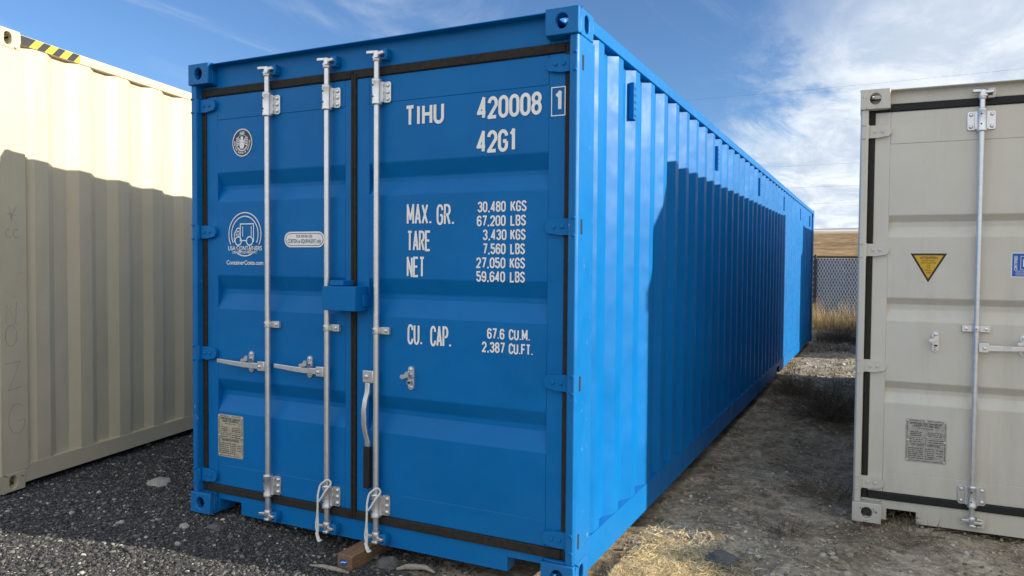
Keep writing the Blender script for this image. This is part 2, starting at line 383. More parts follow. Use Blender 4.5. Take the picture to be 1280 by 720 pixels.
def text(bm, s, cx, cz, size, P, bold=0, width=None, mi=0, lift=0, rot=0, spacing=1.0):
    v, f = font_mesh(s, size, bold, width, spacing); c, sn = math.cos(rot), math.sin(rot)
    vs = [bm.verts.new(P(cx+q[0]*c-q[1]*sn, cz+q[0]*sn+q[1]*c, lift)) for q in v]
    for p in f:
        try: bm.faces.new([vs[i] for i in p]).material_index = mi
        except ValueError: pass
def sheet(bm, pts, P, lift=0, mi=0): bm.faces.new([bm.verts.new(P(a, b, lift)) for a, b in pts]).material_index = mi
def ell(cx, cz, rx, rz, n=40, a0=0, a1=360): return [(cx+rx*math.cos(math.radians(a0+(a1-a0)*k/n)), cz+rz*math.sin(math.radians(a0+(a1-a0)*k/n))) for k in range(n+(a1-a0 != 360))]
# ------------------------------------------------------------------ container
def casting(root, sx, sy, top, X0, Y0, Z0, mat, back=False):
    """corner casting 162 x 178 x 118 mm, walls 28 mm, openings in end, side and top/bottom faces. sx,sy = outward signs"""
    bm = bmesh.new(); a, b, h, t = .162, .178, .118, .03
    x0, x1 = (X0, X0+a) if sx < 0 else (X0-a, X0); y0, y1 = (Y0, Y0+b) if sy < 0 else (Y0-b, Y0)
    z0, z1 = (Z0-h, Z0) if top else (Z0, Z0+h)
    cx, cz = (x0+x1)/2, (z0+z1)/2
    sh = [(cx+.031*math.cos(q), cz+.002+(.036 if math.sin(q) < 0 else .032)*math.sin(q)*(1 if math.sin(q) < 0 else 1)) for q in [2*PI*k/20 for k in range(20)]]
    ya, yb = (y0, y0+t) if sy < 0 else (y1-t, y1)
    holeplate(bm, (x0, x1, z0, z1), sh, 'y', ya, yb)                       # end face
    cyy = (y0+y1)/2; xa, xb = (x0, x0+t) if sx < 0 else (x1-t, x1)
    yi0, yi1 = (y0+t, y1) if sy < 0 else (y0, y1-t)
    holeplate(bm, (yi0, yi1, z0, z1), stadium((yi0+yi1)/2-.008*(-sy), cz, .052, .080, 5), 'x', xa, xb)       # side face
    xi0, xi1 = (x0+t, x1) if sx < 0 else (x0, x1-t)
    za, zb = (z1-t, z1) if top else (z0, z0+t)
    holeplate(bm, (xi0, xi1, yi0, yi1), stadium((xi0+xi1)/2, (yi0+yi1)/2, .062, .10, 5), 'z', za, zb)
    # closing walls towards the container
    zc0, zc1 = (z0, z0+.008) if top else (z1-.008, z1); zi0, zi1 = (z0+.008, z1-t) if top else (z0+t, z1-.008)
    box(bm, xi0, xi1, yi0, yi1, zc0, zc1)
    if sx < 0: box(bm, xi1-.008, xi1, yi0, yi1, zi0, zi1)
    else: box(bm, xi0, xi0+.008, yi0, yi1, zi0, zi1)
    xj0, xj1 = (xi0, xi1-.008) if sx < 0 else (xi0+.008, xi1)
    if sy < 0: box(bm, xj0, xj1, yi1-.008, yi1, zi0, zi1)
    else: box(bm, xj0, xj1, yi0, yi0+.008, zi0, zi1)
    bmesh.ops.remove_doubles(bm, verts=bm.verts, dist=1e-5)
    return mk('corner_casting', bm, mat, root, bevel=.006)

def corrug(y0, y1, pitch, flat, sl, xo, xi, start='slope_out'):
    """outline of a corrugated side panel seen from above: list of (x, y)"""
    pts = [(xi, y0)]; y = y0; inner = pitch-flat-2*sl
    while y+pitch < y1-.02:
        pts += [(xi, y+.001), (xo, y+sl), (xo, y+sl+flat), (xi, y+2*sl+flat)]; y += pitch
        pts.append((xi, y))
    pts.append((xi, y1)); out = []
    for p in pts:
        if not out or abs(p[1]-out[-1][1]) > 5e-4: out.append(p)
    return out
def container(name, L, H, mat, castmat, p, name2=''):
    """local frame: doors in the plane y=0 facing -y, x 0..2.438, length along +y"""
    W = 2.438; root = empty(name)
    R_ = 0.060
    for sx in (-1, 1):
        X0 = 0 if sx < 0 else W
        for sy in (-1, 1):
            Y0 = 0 if sy < 0 else L
            for top in (0, 1): casting(root, sx, sy, top, X0, Y0, H if top else 0, castmat)
            # corner post: J section behind the door end, box at the closed end
            bm = bmesh.new(); f = lambda x: x if sx < 0 else W-x; d = p['post']
            if sy < 0:
                pts = [(.003, .026), (.012, .012), (.043, .012), (.048, .018), (.048, .13), (.012, d), (.003, d)]
            else:
                pts = [(.003, L-.003), (.10, L-.003), (.10, L-.02), (.02, L-.02), (.02, L-d), (.003, L-d)]
            prism(bm, [(f(a), b) for a, b in pts], 'z', .118, H-.118); mk('corner_post', bm, castmat if name2 == 'worn' else mat, root, bevel=.004)
        # rails
        s = (lambda x: x) if sx < 0 else (lambda x: W-x)
        bm = bmesh.new(); a = (s(.002), s(.06)); box(bm, min(a), max(a), .178, L-.178, H-.062-.012, H-.012); mk('top_rail', bm, mat, root, bevel=.004)
        bm = bmesh.new()
        zt = p.get('railtop', .19)
        outl = [(.006, .034), (.10, .034), (.10, .040), (.012, .042), (.012, zt-.012), (.048, zt-.006), (.060, zt-.002), (.060, zt), (.006, zt-.004)]
        gy = p.get('notch')
        segs = [(.178, L-.178)] if not gy else [(.178, gy[0]), (gy[1], L-.178)]
        for y0, y1 in segs: prism(bm, [(s(q[0]), q[1]) for q in outl], 'y', y0, y1)
        if gy:
            a = (s(.006), s(.012)); box(bm, min(a), max(a), gy[0], gy[1], .125, zt-.006); a = (s(.05), s(.06)); box(bm, min(a), max(a), gy[0]-.02, gy[1]+.02, .034, .12)
        mk('bottom_rail', bm, mat, root)
        # side panel, a real 2 mm skin with the folds modelled
        ol = corrug(p['post']-.002, L-.11, p['pitch'], p['flat'], p['slope'], .010, .046)
        bm = bmesh.new(); z0, z1 = zt-.010, H-.066
        lo = [bm.verts.new((s(x), y, z0)) for x, y in ol]; hi = [bm.verts.new((s(x), y, z1)) for x, y in ol]
        lo2 = [bm.verts.new((s(x+.003), y, z0)) for x, y in ol]; hi2 = [bm.verts.new((s(x+.003), y, z1)) for x, y in ol]
        for i in range(len(ol)-1):
            bm.faces.new((lo[i], lo[i+1], hi[i+1], hi[i])); bm.faces.new((lo2[i+1], lo2[i], hi2[i], hi2[i+1]))
            bm.faces.new((lo[i], lo2[i], lo2[i+1], lo[i+1])); bm.faces.new((hi[i], hi[i+1], hi2[i+1], hi2[i]))
        pan = mk('side_panel', bm, mat, root, bevel=.005, sharp=11)
        for y in p.get('vents', []):
            bm = bmesh.new(); xx = .012
            a = (s(.004), s(.03)); box(bm, min(a), max(a), y-.024, y+.024, H-.345, H-.15)
            for k in range(5):
                a = (s(.002), s(.0035)); box(bm, min(a), max(a), y-.017, y+.017, H-.33+k*.036, H-.318+k*.036, 1)
            mk('vent', bm, [mat, BLUE_IN if mat == BLUE else mat], pan, bevel=.004)
    # roof, end wall, floor
    bm = bmesh.new(); n = int((L-.3)/.209); xs0, xs1 = .055, W-.055
    pts = [(.15, H-.03)]; y = .15
    for k in range(n): pts += [(y+.03, H-.03), (y+.05, H-.012), (y+.14, H-.012), (y+.16, H-.03)]; y += (L-.3)/n
    pts += [(L-.15, H-.03)]
    A = [bm.verts.new((xs0, a, b)) for a, b in pts]; B = [bm.verts.new((xs1, a, b)) for a, b in pts]
    for i in range(len(pts)-1): bm.faces.new((A[i], B[i], B[i+1], A[i+1]))
    mk('roof', bm, mat, root)
    bm = bmesh.new(); ol = corrug(.1, W-.1, .25, .07, .04, .012, .045)
    lo = [bm.verts.new((y, L-x, .12)) for x, y in ol]; hi = [bm.verts.new((y, L-x, H-.1)) for x, y in ol]
    for i in range(len(ol)-1): bm.faces.new((lo[i], lo[i+1], hi[i+1], hi[i]))
    mk('end_wall', bm, mat, root)
    bm = bmesh.new(); box(bm, .162, W-.162, L-.06, L-.004, .012, .12); mk('end_sill', bm, mat, root, bevel=.003)
    bm = bmesh.new(); box(bm, .162, W-.162, L-.06, L-.004, H-.12, H-.012); mk('end_header', bm, mat, root, bevel=.003)
    bm = bmesh.new(); box(bm, .062, W-.062, .12, L-.062, .13, .158)
    y = .4
    while y < L-.3: box(bm, .062, W-.062, y, y+.04, .045, .129); y += .4
    mk('floor', bm, DARK, root)
    # door header and sill
    hb = p['head']; hy = .060
    bm = bmesh.new(); box(bm, .162, W-.162, hy, .12, hb, H-.004); box(bm, .049, .161, hy+.002, .12, hb, H-.119); box(bm, W-.161, W-.049, hy+.002, .12, hb, H-.119)
    box(bm, .163, W-.163, .010, hy-.001, H-.014, H-.008)
    mk('door_header', bm, mat, root, bevel=.003)
    st = p['sill']; bm = bmesh.new(); c = p['pockets']
    ol = [(.162, .012)]
    for a, b in c: ol += [(a, .012), (a, .082), (b, .082), (b, .012)]
    ol += [(W-.162, .012), (W-.162, st), (.162, st)]
    prism(bm, ol, 'y', hy, .13); box(bm, .049, .1615, hy+.002, .12, .1185, st); box(bm, W-.1615, W-.049, hy+.002, .12, .1185, st)
    mk('door_sill', bm, mat, root, bevel=.003)
    # door leaves
    zl0, zl1 = st+.048, hb-.046; m = p['seam']
    doors = []
    for side, (x0, x1) in enumerate(((.084, m-.0175), (m+.0175, W-.084))):
        bm = bmesh.new(); yf = .056; yp = .0575
        fl, fr = (.084, .042) if side == 0 else (.082, .080)
        if side == 0: xa, xb = x0+fl, x1-fr
        else: xa, xb = x0+fr, x1-fl
        zt, zb = p['weld']
        box(bm, x0, xa, yf, yf+.05, zl0, zl1); box(bm, xb, x1, yf, yf+.05, zl0, zl1)
        box(bm, xa, xb, yf+.0005, yf+.05, zt, zl1); box(bm, xa, xb, yf+.0005, yf+.05, zl0, zb)
        pr = [(zt, yp)]
        for (q0, q1, q2, q3) in p['rec']: pr += [(q0, yp), (q1, yp+.034), (q2, yp+.034), (q3, yp)]
        pr += [(zb, yp)]
        A = [bm.verts.new((xa, y, z)) for z, y in pr]; B = [bm.verts.new((xb, y, z)) for z, y in pr]
        for i in range(len(pr)-1): bm.faces.new((A[i], B[i], B[i+1], A[i+1]))
        door = mk('door', bm, mat, root, bevel=.004, sharp=11); doors.append(door)
        # gasket, four sides
        bm = bmesh.new(); gy0, gy1 = .050, .075
        outx = (.0485, x0-.0003) if side == 0 else (x1+.0003, W-.0485)
        inx = (x1+.0003, m-.0006) if side == 0 else (m+.0006, x0-.0003)
        box(bm, outx[0], outx[1], gy0, gy1, st+.001, hb-.001); box(bm, inx[0], inx[1], gy0-.004, gy1, st+.001, hb-.001)
        lo = min(outx[1], inx[1]); hi = max(outx[0], inx[0])
        box(bm, lo, hi, gy0-.002, gy1, zl1+.0005, hb-.001); box(bm, lo, hi, gy0-.002, gy1, st+.001, zl0-.0005)
        mk('gasket', bm, p.get('rubber', RUBBER), door, bevel=.006)
        # hinges
        f = (lambda x: x) if side == 0 else (lambda x: W-x)
        for hz in p['hinges']:
            bm = bmesh.new()
            prism(bm, [(f(a), b) for a, b in ((.030, hz-.036), (.100, hz-.038), (.160, hz-.028), (.172, hz-.012), (.172, hz+.014), (.160, hz+.030), (.100, hz+.037), (.030, hz+.037))], 'y', .036, .0555)
            lathe(bm, [(.018, -.040), (.018, .040)], (f(.036), .030, hz), 'z', 12)
            lathe(bm, [(.008, .0405), (.008, .055)], (f(.036), .030, hz), 'z', 8)
            a = (f(.012), f(.030)); box(bm, min(a), max(a), .006, .050, hz-.044, hz-.034); box(bm, min(a), max(a), .006, .050, hz+.034, hz+.044)
            if side == 1 and p.get('slots'): a = (f(.0018), f(.010)); box(bm, min(a), max(a), .052, .072, hz-.034, hz+.034, 1)
            for q in (.085, .125): lathe(bm, [(.010, 0), (.010, -.003), (.006, -.005)], (f(q), .0355, hz), 'y', 10)
            mk('hinge', bm, [mat, DARK], door, bevel=.003)
    # locking rods
    ry = .026
    for rod in p['rods']:
        x = rod['x']; door = doors[0 if x < m else 1]; zt = rod.get('top', H-.085); zb0 = rod.get('bot', .055); fs = rod.get('flange', 1)
        bm = bmesh.new(); tube(bm, [(x, ry, zb0+.03), (x, ry, 1.2), (x, ry, zt-.03)], .0150, 16); mk('locking_rod', bm, GALV, door, smooth=True)
        for k, (cz, sg) in enumerate(((zt, 1), (zb0, -1))):
            bm = bmesh.new()                                               # cam: stubby head with two claws
            lathe(bm, [(.020, -.035*sg), (.022, -.012*sg), (.018, .0), (.019, .016*sg), (.013, .020*sg)], (x, ry, cz), 'z', 14)
            for a0 in (1, -1):
                prism(bm, [(x+a0*.008, ry-.014), (x+a0*.050, ry-.022), (x+a0*.056, ry-.006), (x+a0*.036, ry+.002), (x+a0*.030, ry+.016), (x+a0*.010, ry+.010)], 'z', cz-.004*a0, cz+.016-.004*a0)
            prism(bm, [(x-.014, ry-.020), (x+.020, ry-.024), (x+.030, ry+.024), (x-.010, ry+.024)], 'z', cz-.022, cz-.010)
            mk('cam', bm, GALV, door, bevel=.003)
            bm = bmesh.new()                                               # keeper welded to header/sill
            for dz in (-.022, .020): box(bm, x+.026, x+.062, .022, .0595, cz+dz-.006, cz+dz+.006)
            prism(bm, [(x+.050, cz-.0275), (x+.066, cz-.015), (x+.066, cz+.013), (x+.050, cz+.0255), (x+.045, cz)], 'y', .020, .0597)
            mk('cam_keeper', bm, mat, root, bevel=.003)
        for zc, hh in ((rod.get('btop', H-.27), .065), (rod.get('bbot', .225), .062)):
            bm = bmesh.new()
            lathe(bm, [(.0225, -hh), (.026, -hh+.004), (.026, -hh+.016), (.0245, -hh+.02), (.0245, hh-.02), (.026, hh-.016), (.026, hh-.004), (.0225, hh)], (x, ry, zc), 'z', 18)
            for s in ((1,) if fs == 1 else (1, -1)):
                pts = [(x+s*.015, zc-.052), (x+s*.062, zc-.052), (x+s*.070, zc-.044), (x+s*.070, zc+.044), (x+s*.062, zc+.052), (x+s*.015, zc+.052)]
                prism(bm, pts, 'y', .046, .0552)
                box(bm, *(sorted((x+s*.012, x+s*.034))), .030, .0459, zc-.050, zc+.050)
                for dz in (-.034, .0, .034) if fs == 1 else (-.034, .034): lathe(bm, [(.011, 0), (.011, -.004), (.007, -.008), (.001, -.009)], (x+s*.052, .046, zc+dz), 'y', 10)
            for dz in (-.026, .03): lathe(bm, [(.0045, 0), (.0045, -.0015)], (x-.006, ry-.0245, zc+dz), 'y', 8, 1)
            mk('rod_bracket', bm, [GALV, DARK], door, bevel=.002)
        zc = rod.get('guide', 1.12); bm = bmesh.new()                      # strap guide half way
        lathe(bm, [(.0185, -.016), (.0195, -.014), (.0195, .014), (.0185, .016)], (x, ry, zc), 'z', 16)
        for s in ((1,) if fs == 1 else (1, -1)):
            box(bm, *sorted((x+s*.012, x+s*.070)), .038, .0552, zc-.018, zc+.018); lathe(bm, [(.009, 0), (.009, -.004), (.004, -.006)], (x+s*.050, .038, zc), 'y', 10)
        lathe(bm, [(.004, 0), (.004, -.0015)], (x-.004, ry-.0188, zc), 'y', 8, 1)
        mk('rod_guide', bm, [GALV, DARK], door, bevel=.002)
        # handle
        hz = rod.get('hz', .885); s = rod.get('dir', -1); bm = bmesh.new(); mats = [GALV, RUBBER]
        if rod.get('hang'):
            hx = x-.048
            box(bm, x-.075, x-.010, .010, .030, hz-.032, hz+.030); lathe(bm, [(.012, 0), (.012, -.006), (.006, -.009)], (hx, .010, hz), 'y', 12)
            path = [(hz-.033, 0), (hz-.08, -.001), (hz-.12, -.008), (hz-.17, -.013), (hz-.24, -.013), (hz-.29, -.008), (hz-.33, -.001), (hz-.362, 0)]
            lv = [[bm.verts.new((hx+dx+q[1]*.9, .019+dy+q[1]*1.2, q[0])) for dx, dy in ((-.014, -.006), (.014, -.006), (.014, .006), (-.014, .006))] for q in path]
            for a, b in zip(lv, lv[1:]):
                for i in range(4): bm.faces.new((a[i], a[(i+1) % 4], b[(i+1) % 4], b[i]))
            bm.faces.new(lv[0]); bm.faces.new(lv[-1])
            box(bm, hx-.019, hx+.018, .006, .032, hz-.575, hz-.362, 1)
        else:
            box(bm, *sorted((x+s*.012, x+s*.062)), .008, .030, hz-.024, hz+.028); lathe(bm, [(.010, 0), (.010, -.006), (.005, -.009)], (x+s*.042, .008, hz), 'y', 12)
            ln = rod.get('hlen', .33)
            path = [(.0, 0, .0), (.075, .0, .0), (.115, .002, -.010), (.19, .006, -.012), (ln, .014, -.013)]
            for a, b in zip(path, path[1:]):
                vv = [bm.verts.new((x+s*(.055+t[0]), .022+t[2]+dy, hz+t[1]+dz*(.017-.006*t[0]/ln))) for t in (a, b) for dy in (-.005, .005) for dz in (-1, 1)]
                for q in ((0, 1, 3, 2), (4, 6, 7, 5), (0, 4, 5, 1), (2, 3, 7, 6), (0, 2, 6, 4), (1, 5, 7, 3)): bm.faces.new([vv[i] for i in q])
            bmesh.ops.remove_doubles(bm, verts=bm.verts, dist=1e-5)
        mk('handle', bm, mats, door, bevel=.003)
    for lx, lz in p['latches']:
        bm = bmesh.new(); prism(bm, stadium(lx, lz, .036, .118, 5), 'y', .048, .0592)
        for dz in (-.043, .043): lathe(bm, [(.009, 0), (.009, -.004), (.004, -.007)], (lx, .048, lz+dz), 'y', 10)
        prism(bm, [(lx-.012, lz+.004), (lx+.014, lz+.010), (lx+.016, lz+.034), (lx-.002, lz+.038), (lx-.012, lz+.022), (lx-.034, lz+.018), (lx-.038, lz+.006), (lx-.022, lz-.002)], 'y', .006, .020)
        box(bm, lx-.010, lx+.012, .0202, .0478, lz+.006, lz+.020); box(bm, lx-.012, lx+.014, .030, .0479, lz-.030, lz-.012); box(bm, lx-.008, lx+.010, .0295, .0299, lz-.026, lz-.016, 1)
        mk('latch', bm, [GALV, DARK], doors[0 if lx < m else 1], bevel=.002)
    return root, doors

REC_B = [(1.974, 1.900, 1.880, 1.812), (1.386, 1.309, 1.285, 1.178), (.785, .722, .700, .585)]
REC_B = [(1.972, 1.898, 1.874, 1.806), (1.384, 1.306, 1.280, 1.190), (.786, .716, .690, .596)]
Pb = dict(slots=True, post=.205, pitch=.2785, flat=.072, slope=.068, vents=[.80, 2.965, 5.2, 7.4, 9.6, 11.4], notch=(6.9, 7.15), head=2.455, sill=.118, seam=1.163,
          pockets=[(.172, .345), (2.075, 2.262)], weld=(2.272, .288), rec=REC_B, hinges=[2.357, 1.632, .930, .215],
          rods=[dict(x=.588, hlen=.315), dict(x=1.008, hlen=.30), dict(x=1.331, hang=True)], latches=[(.438, .902), (.868, .902), (1.528, .890)], rubber=RUBBER2)
blue, bd = container('shipping_container', 12.192, 2.591, BLUE, BLUE_C, Pb, 'worn')
blue.location = (-2.438, 0, 0)
tag(blue, 'glossy blue forty foot shipping container with white numbers on its closed doors', 'container')
# lock box
bm = bmesh.new(); x0, x1 = -1.392+2.438, -1.180+2.438
box(bm, x0, x1, -.050, -.044, 1.218, 1.342); box(bm, x0, x0+.006, -.0438, .045, 1.218, 1.342); box(bm, x1-.006, x1, -.0438, .055, 1.218, 1.342); box(bm, x0+.0062, x1-.0062, -.0438, .045, 1.336, 1.342)
box(bm, x0+.03, x0+.12, -.03, .0555, 1.345, 1.372); box(bm, x1+.001, x1+.010, .0, .0555, 1.240, 1.300)
mk('lock_box', bm, BLUE, bd[1], bevel=.003)
# lettering on the right door
def onblue(off=0): return lambda u, v, l: (u+2.438, .0555-.0008-l-off, v)
P1 = onblue()
def P_frame(u, v, l): return (u+2.438, .0540-.001-l, v)
def sign(items, label):
    bm = bmesh.new()
    for txt, x, z, h, wd, t, P in items: letter(bm, txt, x, z, h, P, width=wd, t=t)
    o = mk('lettering', bm, WHITE, bd[1]); o['label'] = label; return o
T1, T2 = .0165, .0080
sign([('TIHU', -.955, 2.142, .103, .229, T1, P1)], 'white owner letters')
sign([('420008', -.540, 2.144, .105, .340, T1, P1)], 'white serial number')
sign([('42G1', -.541, 1.986, .105, .215, T1, P1)], 'white size code')
bm = bmesh.new(); letter(bm, '1', -.140, 2.152, .090, P1, width=.050, t=T1)
ribbon(bm, [(-.150, 2.132), (-.084, 2.132), (-.084, 2.258), (-.150, 2.258), (-.150, 2.132)], .0045, lambda u, v, l: P1(u, v, l+.0028))
o = mk('lettering', bm, WHITE, bd[1]); o['label'] = 'boxed white check digit'
for txt, x, z, wd in (('MAX.', -.943, 1.655, .150), ('GR.', -.766, 1.650, .104), ('TARE', -.941, 1.523, .142), ('NET', -.942, 1.394, .108), ('CU.', -.936, 1.057, .092), ('CAP.', -.800, 1.055, .125)):
    sign([(txt, x, z, .102, wd, .0112, P1)], 'tall white words')
for row in ((('30,480', -.534, 1.707, .152), ('KGS', -.357, 1.707, .084)), (('67,200', -.538, 1.641, .156), ('LBS', -.357, 1.641, .081)),
            (('3,430', -.505, 1.575, .128), ('KGS', -.357, 1.575, .080)), (('7,560', -.505, 1.509, .124), ('LBS', -.357, 1.509, .077)),
            (('27,050', -.540, 1.443, .158), ('KGS', -.359, 1.443, .080)), (('59,640', -.539, 1.378, .156), ('LBS', -.358, 1.378, .079)),
            (('67.6', -.478, 1.109, .094), ('CU.M.', -.361, 1.109, .113)), (('2,387', -.506, 1.044, .124), ('CU.FT.', -.361, 1.043, .128))):
    sign([(a, b, c, .051, d, T2, P1) for a, b, c, d in row], 'small white figures')
# emblem oval on the left door
P2 = onblue(); bm = bmesh.new(); cx, cz = -2.071, 2.133
sheet(bm, ell(cx, cz, .076, .078, 48), P2, 0, 0); sheet(bm, ell(cx, cz, .070, .072, 48), P2, .0006, 1)
text(bm, 'ABS', cx, cz+.053, .022, P2, .0006, mi=0, lift=.0012)
ribbon(bm, ell(cx, cz-.002, .046, .046, 30), .0022, P2, closed=True, lift=.0011)
for s in (1, -1):
    for k in range(5): ribbon(bm, [(cx+s*.008, cz+.008-k*.004), (cx+s*(.030+.002*k), cz+.030-k*.011), (cx+s*(.046-k*.002), cz+.024-k*.013)], .0042, P2, lift=.0013+.0002*k)
sheet(bm, [(cx-.010, cz+.034), (cx+.010, cz+.034), (cx+.009, cz-.004), (cx+.018, cz-.018), (cx+.012, cz-.034), (cx-.013, cz-.034), (cx-.019, cz-.016), (cx-.009, cz-.002)], P2, .0026, 0)
ribbon(bm, [(cx-.032, cz-.026), (cx-.012, cz-.044), (cx+.014, cz-.044), (cx+.034, cz-.026)], .006, P2, lift=.0021)
for k, ch in enumerate('AMERICAN BUREAU OF SHIPPING'):
    a = math.radians(-188+196*k/26)
    if ch != ' ': text(bm, ch, cx+.058*math.cos(a), cz+.059*math.sin(a), .013, P2, .0004, lift=.0012, rot=a+PI/2)
mk('emblem_sticker', bm, [WHITE, NAVY], bd[0])
# truck logo decal
bm = bmesh.new(); cx, cz = -2.054, 1.618; lt = .0062
for rr in (.128, .106):
    k = rr/.128; ribbon(bm, ell(cx, cz, .124*k, .122*k, 40, -28, 208), lt, P2); ribbon(bm, ell(cx, cz, .124*k, .122*k, 16, 232-4*(rr < .11), 308+4*(rr < .11)), lt, P2)
bx = -.028
ribbon(bm, [(cx-.034, cz-.040), (cx-.034, cz+.058), (cx+.068, cz+.058), (cx+.068, cz-.040), (cx+.062, cz-.040)], lt, P2, lift=.0004)
ribbon(bm, [(cx-.034, cz+.034), (cx-.058, cz+.034), (cx-.080, cz+.004), (cx-.082, cz-.040), (cx-.076, cz-.040)], lt, P2)
ribbon(bm, [(cx-.044, cz+.018), (cx-.056, cz+.018), (cx-.068, cz-.004), (cx-.044, cz-.004), (cx-.044, cz+.018)], lt*.8, P2, lift=.0002)
ribbon(bm, [(cx-.016, cz+.045), (cx-.016, cz-.012)], lt*.8, P2); ribbon(bm, [(cx+.050, cz+.045), (cx+.050, cz-.012)], lt*.8, P2)
ribbon(bm, [(cx-.026, cz-.036), (cx+.016, cz-.036)], lt, P2)
for q in (-.050, .038): ribbon(bm, ell(cx+q, cz-.038, .024, .024, 20), lt*1.1, P2, closed=True, lift=.0006)
text(bm, 'USA CONTAINERS', cx, cz-.080, .034, P2, .0006, width=.262); text(bm, 'DESIGN. REFINEMENT.', cx, cz-.103, .018, P2, .0004, width=.19)
text(bm, 'ContainerCosts.com', cx-.001, 1.457, .033, P2, .0006, width=.285)
mk('logo_decal', bm, [WHITE], bd[0])
bm = bmesh.new(); prism(bm, [(u+2.438, v) for u, v in ((-2.207, 1.430), (-1.905, 1.430), (-1.905, 1.765), (-2.207, 1.765))], 'y', .0588, .0599)
DEC = paint('blue_vinyl', (.008, .13, .42), rough=.14, dusta=.1, dust=(.3, .4, .5)); o = mk('vinyl_backing', bm, DEC, bd[0])
# pill sticker
bm = bmesh.new(); cx, cz = -1.614, 1.586
sheet(bm, stadium(cx, cz, .284, .084, 8), P2, 0, 0); ribbon(bm, stadium(cx, cz, .262, .064, 8), .003, P2, closed=True, mi=1, lift=.0006)
text(bm, 'FOR REPAIR USE', cx, cz+.016, .018, P2, .0002, width=.11, mi=1, lift=.0006)
text(bm, 'CORTEN or EQUIVALENT only', cx, cz-.010, .030, P2, .0003, width=.235, mi=1, lift=.0006)
mk('pill_sticker', bm, [WHITE, NAVY], bd[0])
def dataplate(parent, x0, x1, z0, z1, mat, yb):
    bm = bmesh.new(); c = .006
    prism(bm, [(x0, z0+c), (x0+c, z0), (x1-c, z0), (x1, z0+c), (x1, z1-c), (x1-c, z1), (x0+c, z1), (x0, z1-c)], 'y', yb-.003, yb)
    P = lambda u, v, l: (u, yb-.0036-l, v); w = x1-x0; h = z1-z0; X = lambda a: x0+w*a; Z = lambda b: z0+h*b
    ribbon(bm, [(X(.04), Z(.035)), (X(.96), Z(.035)), (X(.96), Z(.965)), (X(.04), Z(.965)), (X(.04), Z(.035))], .002, P, mi=1)
    text(bm, 'APPROVED FOR TRANSPORT', X(.5), Z(.90), .016, P, .0004, width=w*.80, mi=1); text(bm, 'UNDER CUSTOMS SEAL', X(.5), Z(.845), .016, P, .0004, width=w*.66, mi=1)
    text(bm, 'CSC SAFETY APPROVAL', X(.5), Z(.40), .015, P, .0004, width=w*.7, mi=1)
    for q in (.57, .44): ribbon(bm, [(X(.05), Z(q)), (X(.95), Z(q))], .0015, P, mi=1)
    ribbon(bm, [(X(.5), Z(.44)), (X(.5), Z(.57))], .0015, P, mi=1, lift=.0003)
    rr = random.Random(4)
    def dashes(xa, xb, z):
        x = xa
        while x < xb-.02:
            l = rr.uniform(.03, .10); e = min(x+l, xb); ribbon(bm, [(X(x), Z(z)), (X(e), Z(z))], .0042, P, mi=1); x = e+.02
    for z in (.79,): dashes(.3, .7, z)
    for z in (.70, .66, .62): dashes(.12, .40, z); dashes(.55, .90, z)
    for z in (.53, .48): dashes(.10, .42, z); dashes(.56, .92, z)
    for k in range(6): dashes(.07, .44, .32-k*.045); dashes(.48, .70, .32-k*.045)
    for k in range(3): dashes(.76, .92, .30-k*.06)
    for a, b in ((.05, .04), (.95, .04), (.05, .96), (.95, .96), (.05, .5), (.95, .5), (.5, .96)): lathe(bm, [(.005, 0), (.005, -.002), (.002, -.0035)], (X(a), yb-.003, Z(b)), 'y', 8, 2)
    mk('data_plate', bm, [mat, LINE, GALV], parent)
dataplate(bd[0], -2.272+2.438, -2.073+2.438, .334, .580, PLATE_Y, .0590)
# ------------------------------------------------------------------ left container
Pl = dict(post=.206, pitch=.338, flat=.100, slope=.068, head=2.76, sill=.118, seam=1.219, railtop=.150, pockets=[(.3, .5), (1.93, 2.13)], weld=(2.577, .288),
          rec=[(a+.2, b+.2, c+.2, d+.2) for a, b, c, d in REC_B], hinges=[2.66, 1.83, 1.0, .215], rods=[dict(x=.45), dict(x=.95), dict(x=1.45), dict(x=1.95)], latches=[], rubber=RUBBER)
left, ld = container('shipping_container', 12.192, 2.896, CREAM, CREAM_R, Pl)
th = math.atan2(.2276, .9737); cx_, sn_ = math.cos(th), math.sin(th)
LP = Vector((-3.717, -.330, 0)); left.location = (LP.x-2.438*cx_, LP.y-2.438*sn_, 0); left.rotation_euler = (0, 0, th)
tag(left, 'cream shipping container left of the blue one, with yellow and black striped top rail', 'container')
rails = [c for c in left.children if c.name.startswith('top_rail')]
sp_r = max(rails, key=lambda o: sum(v.co.x for v in o.data.vertices))
bm = bmesh.new(); PL = lambda u, v, l: (2.4375+l, u, v)
z0, z1 = 2.896-.0735, 2.896-.016; y = .182; k = 0; sk = .05
while y < .60:
    y2 = y+.055
    a = [(max(y-(0 if k == 0 else 0), .181), z0), (y2, z0), (y2+sk, z1), (y+sk if k else .181, z1)]
    if y2 > .60: a = [(y, z0), (.62, z0), (.62, z1), (min(y+sk, .619), z1)]
    sheet(bm, a, PL, 0, k % 2); y = y2; k += 1
mk('warning_stripes', bm, [CHAR, YELLOW], sp_r)
posts = [c for c in left.children if c.name.startswith('corner_post')]
lp_ = min([q for q in posts if sum(v.co.x for v in q.data.vertices)/len(q.data.vertices) > 2], key=lambda o: sum(v.co.y for v in o.data.vertices))
PS = lambda u, v, l: (2.4352+.0006+l, u, v)
def scr(pts, y, z, s, t=.0024):
    bm = bmesh.new(); ribbon(bm, [(y+a*s*.6, z+b*s) for a, b in pts], t, PS); mk('scrawled_mark', bm, PENCIL, lp_)
def wob(pts, n=6):
    return pts
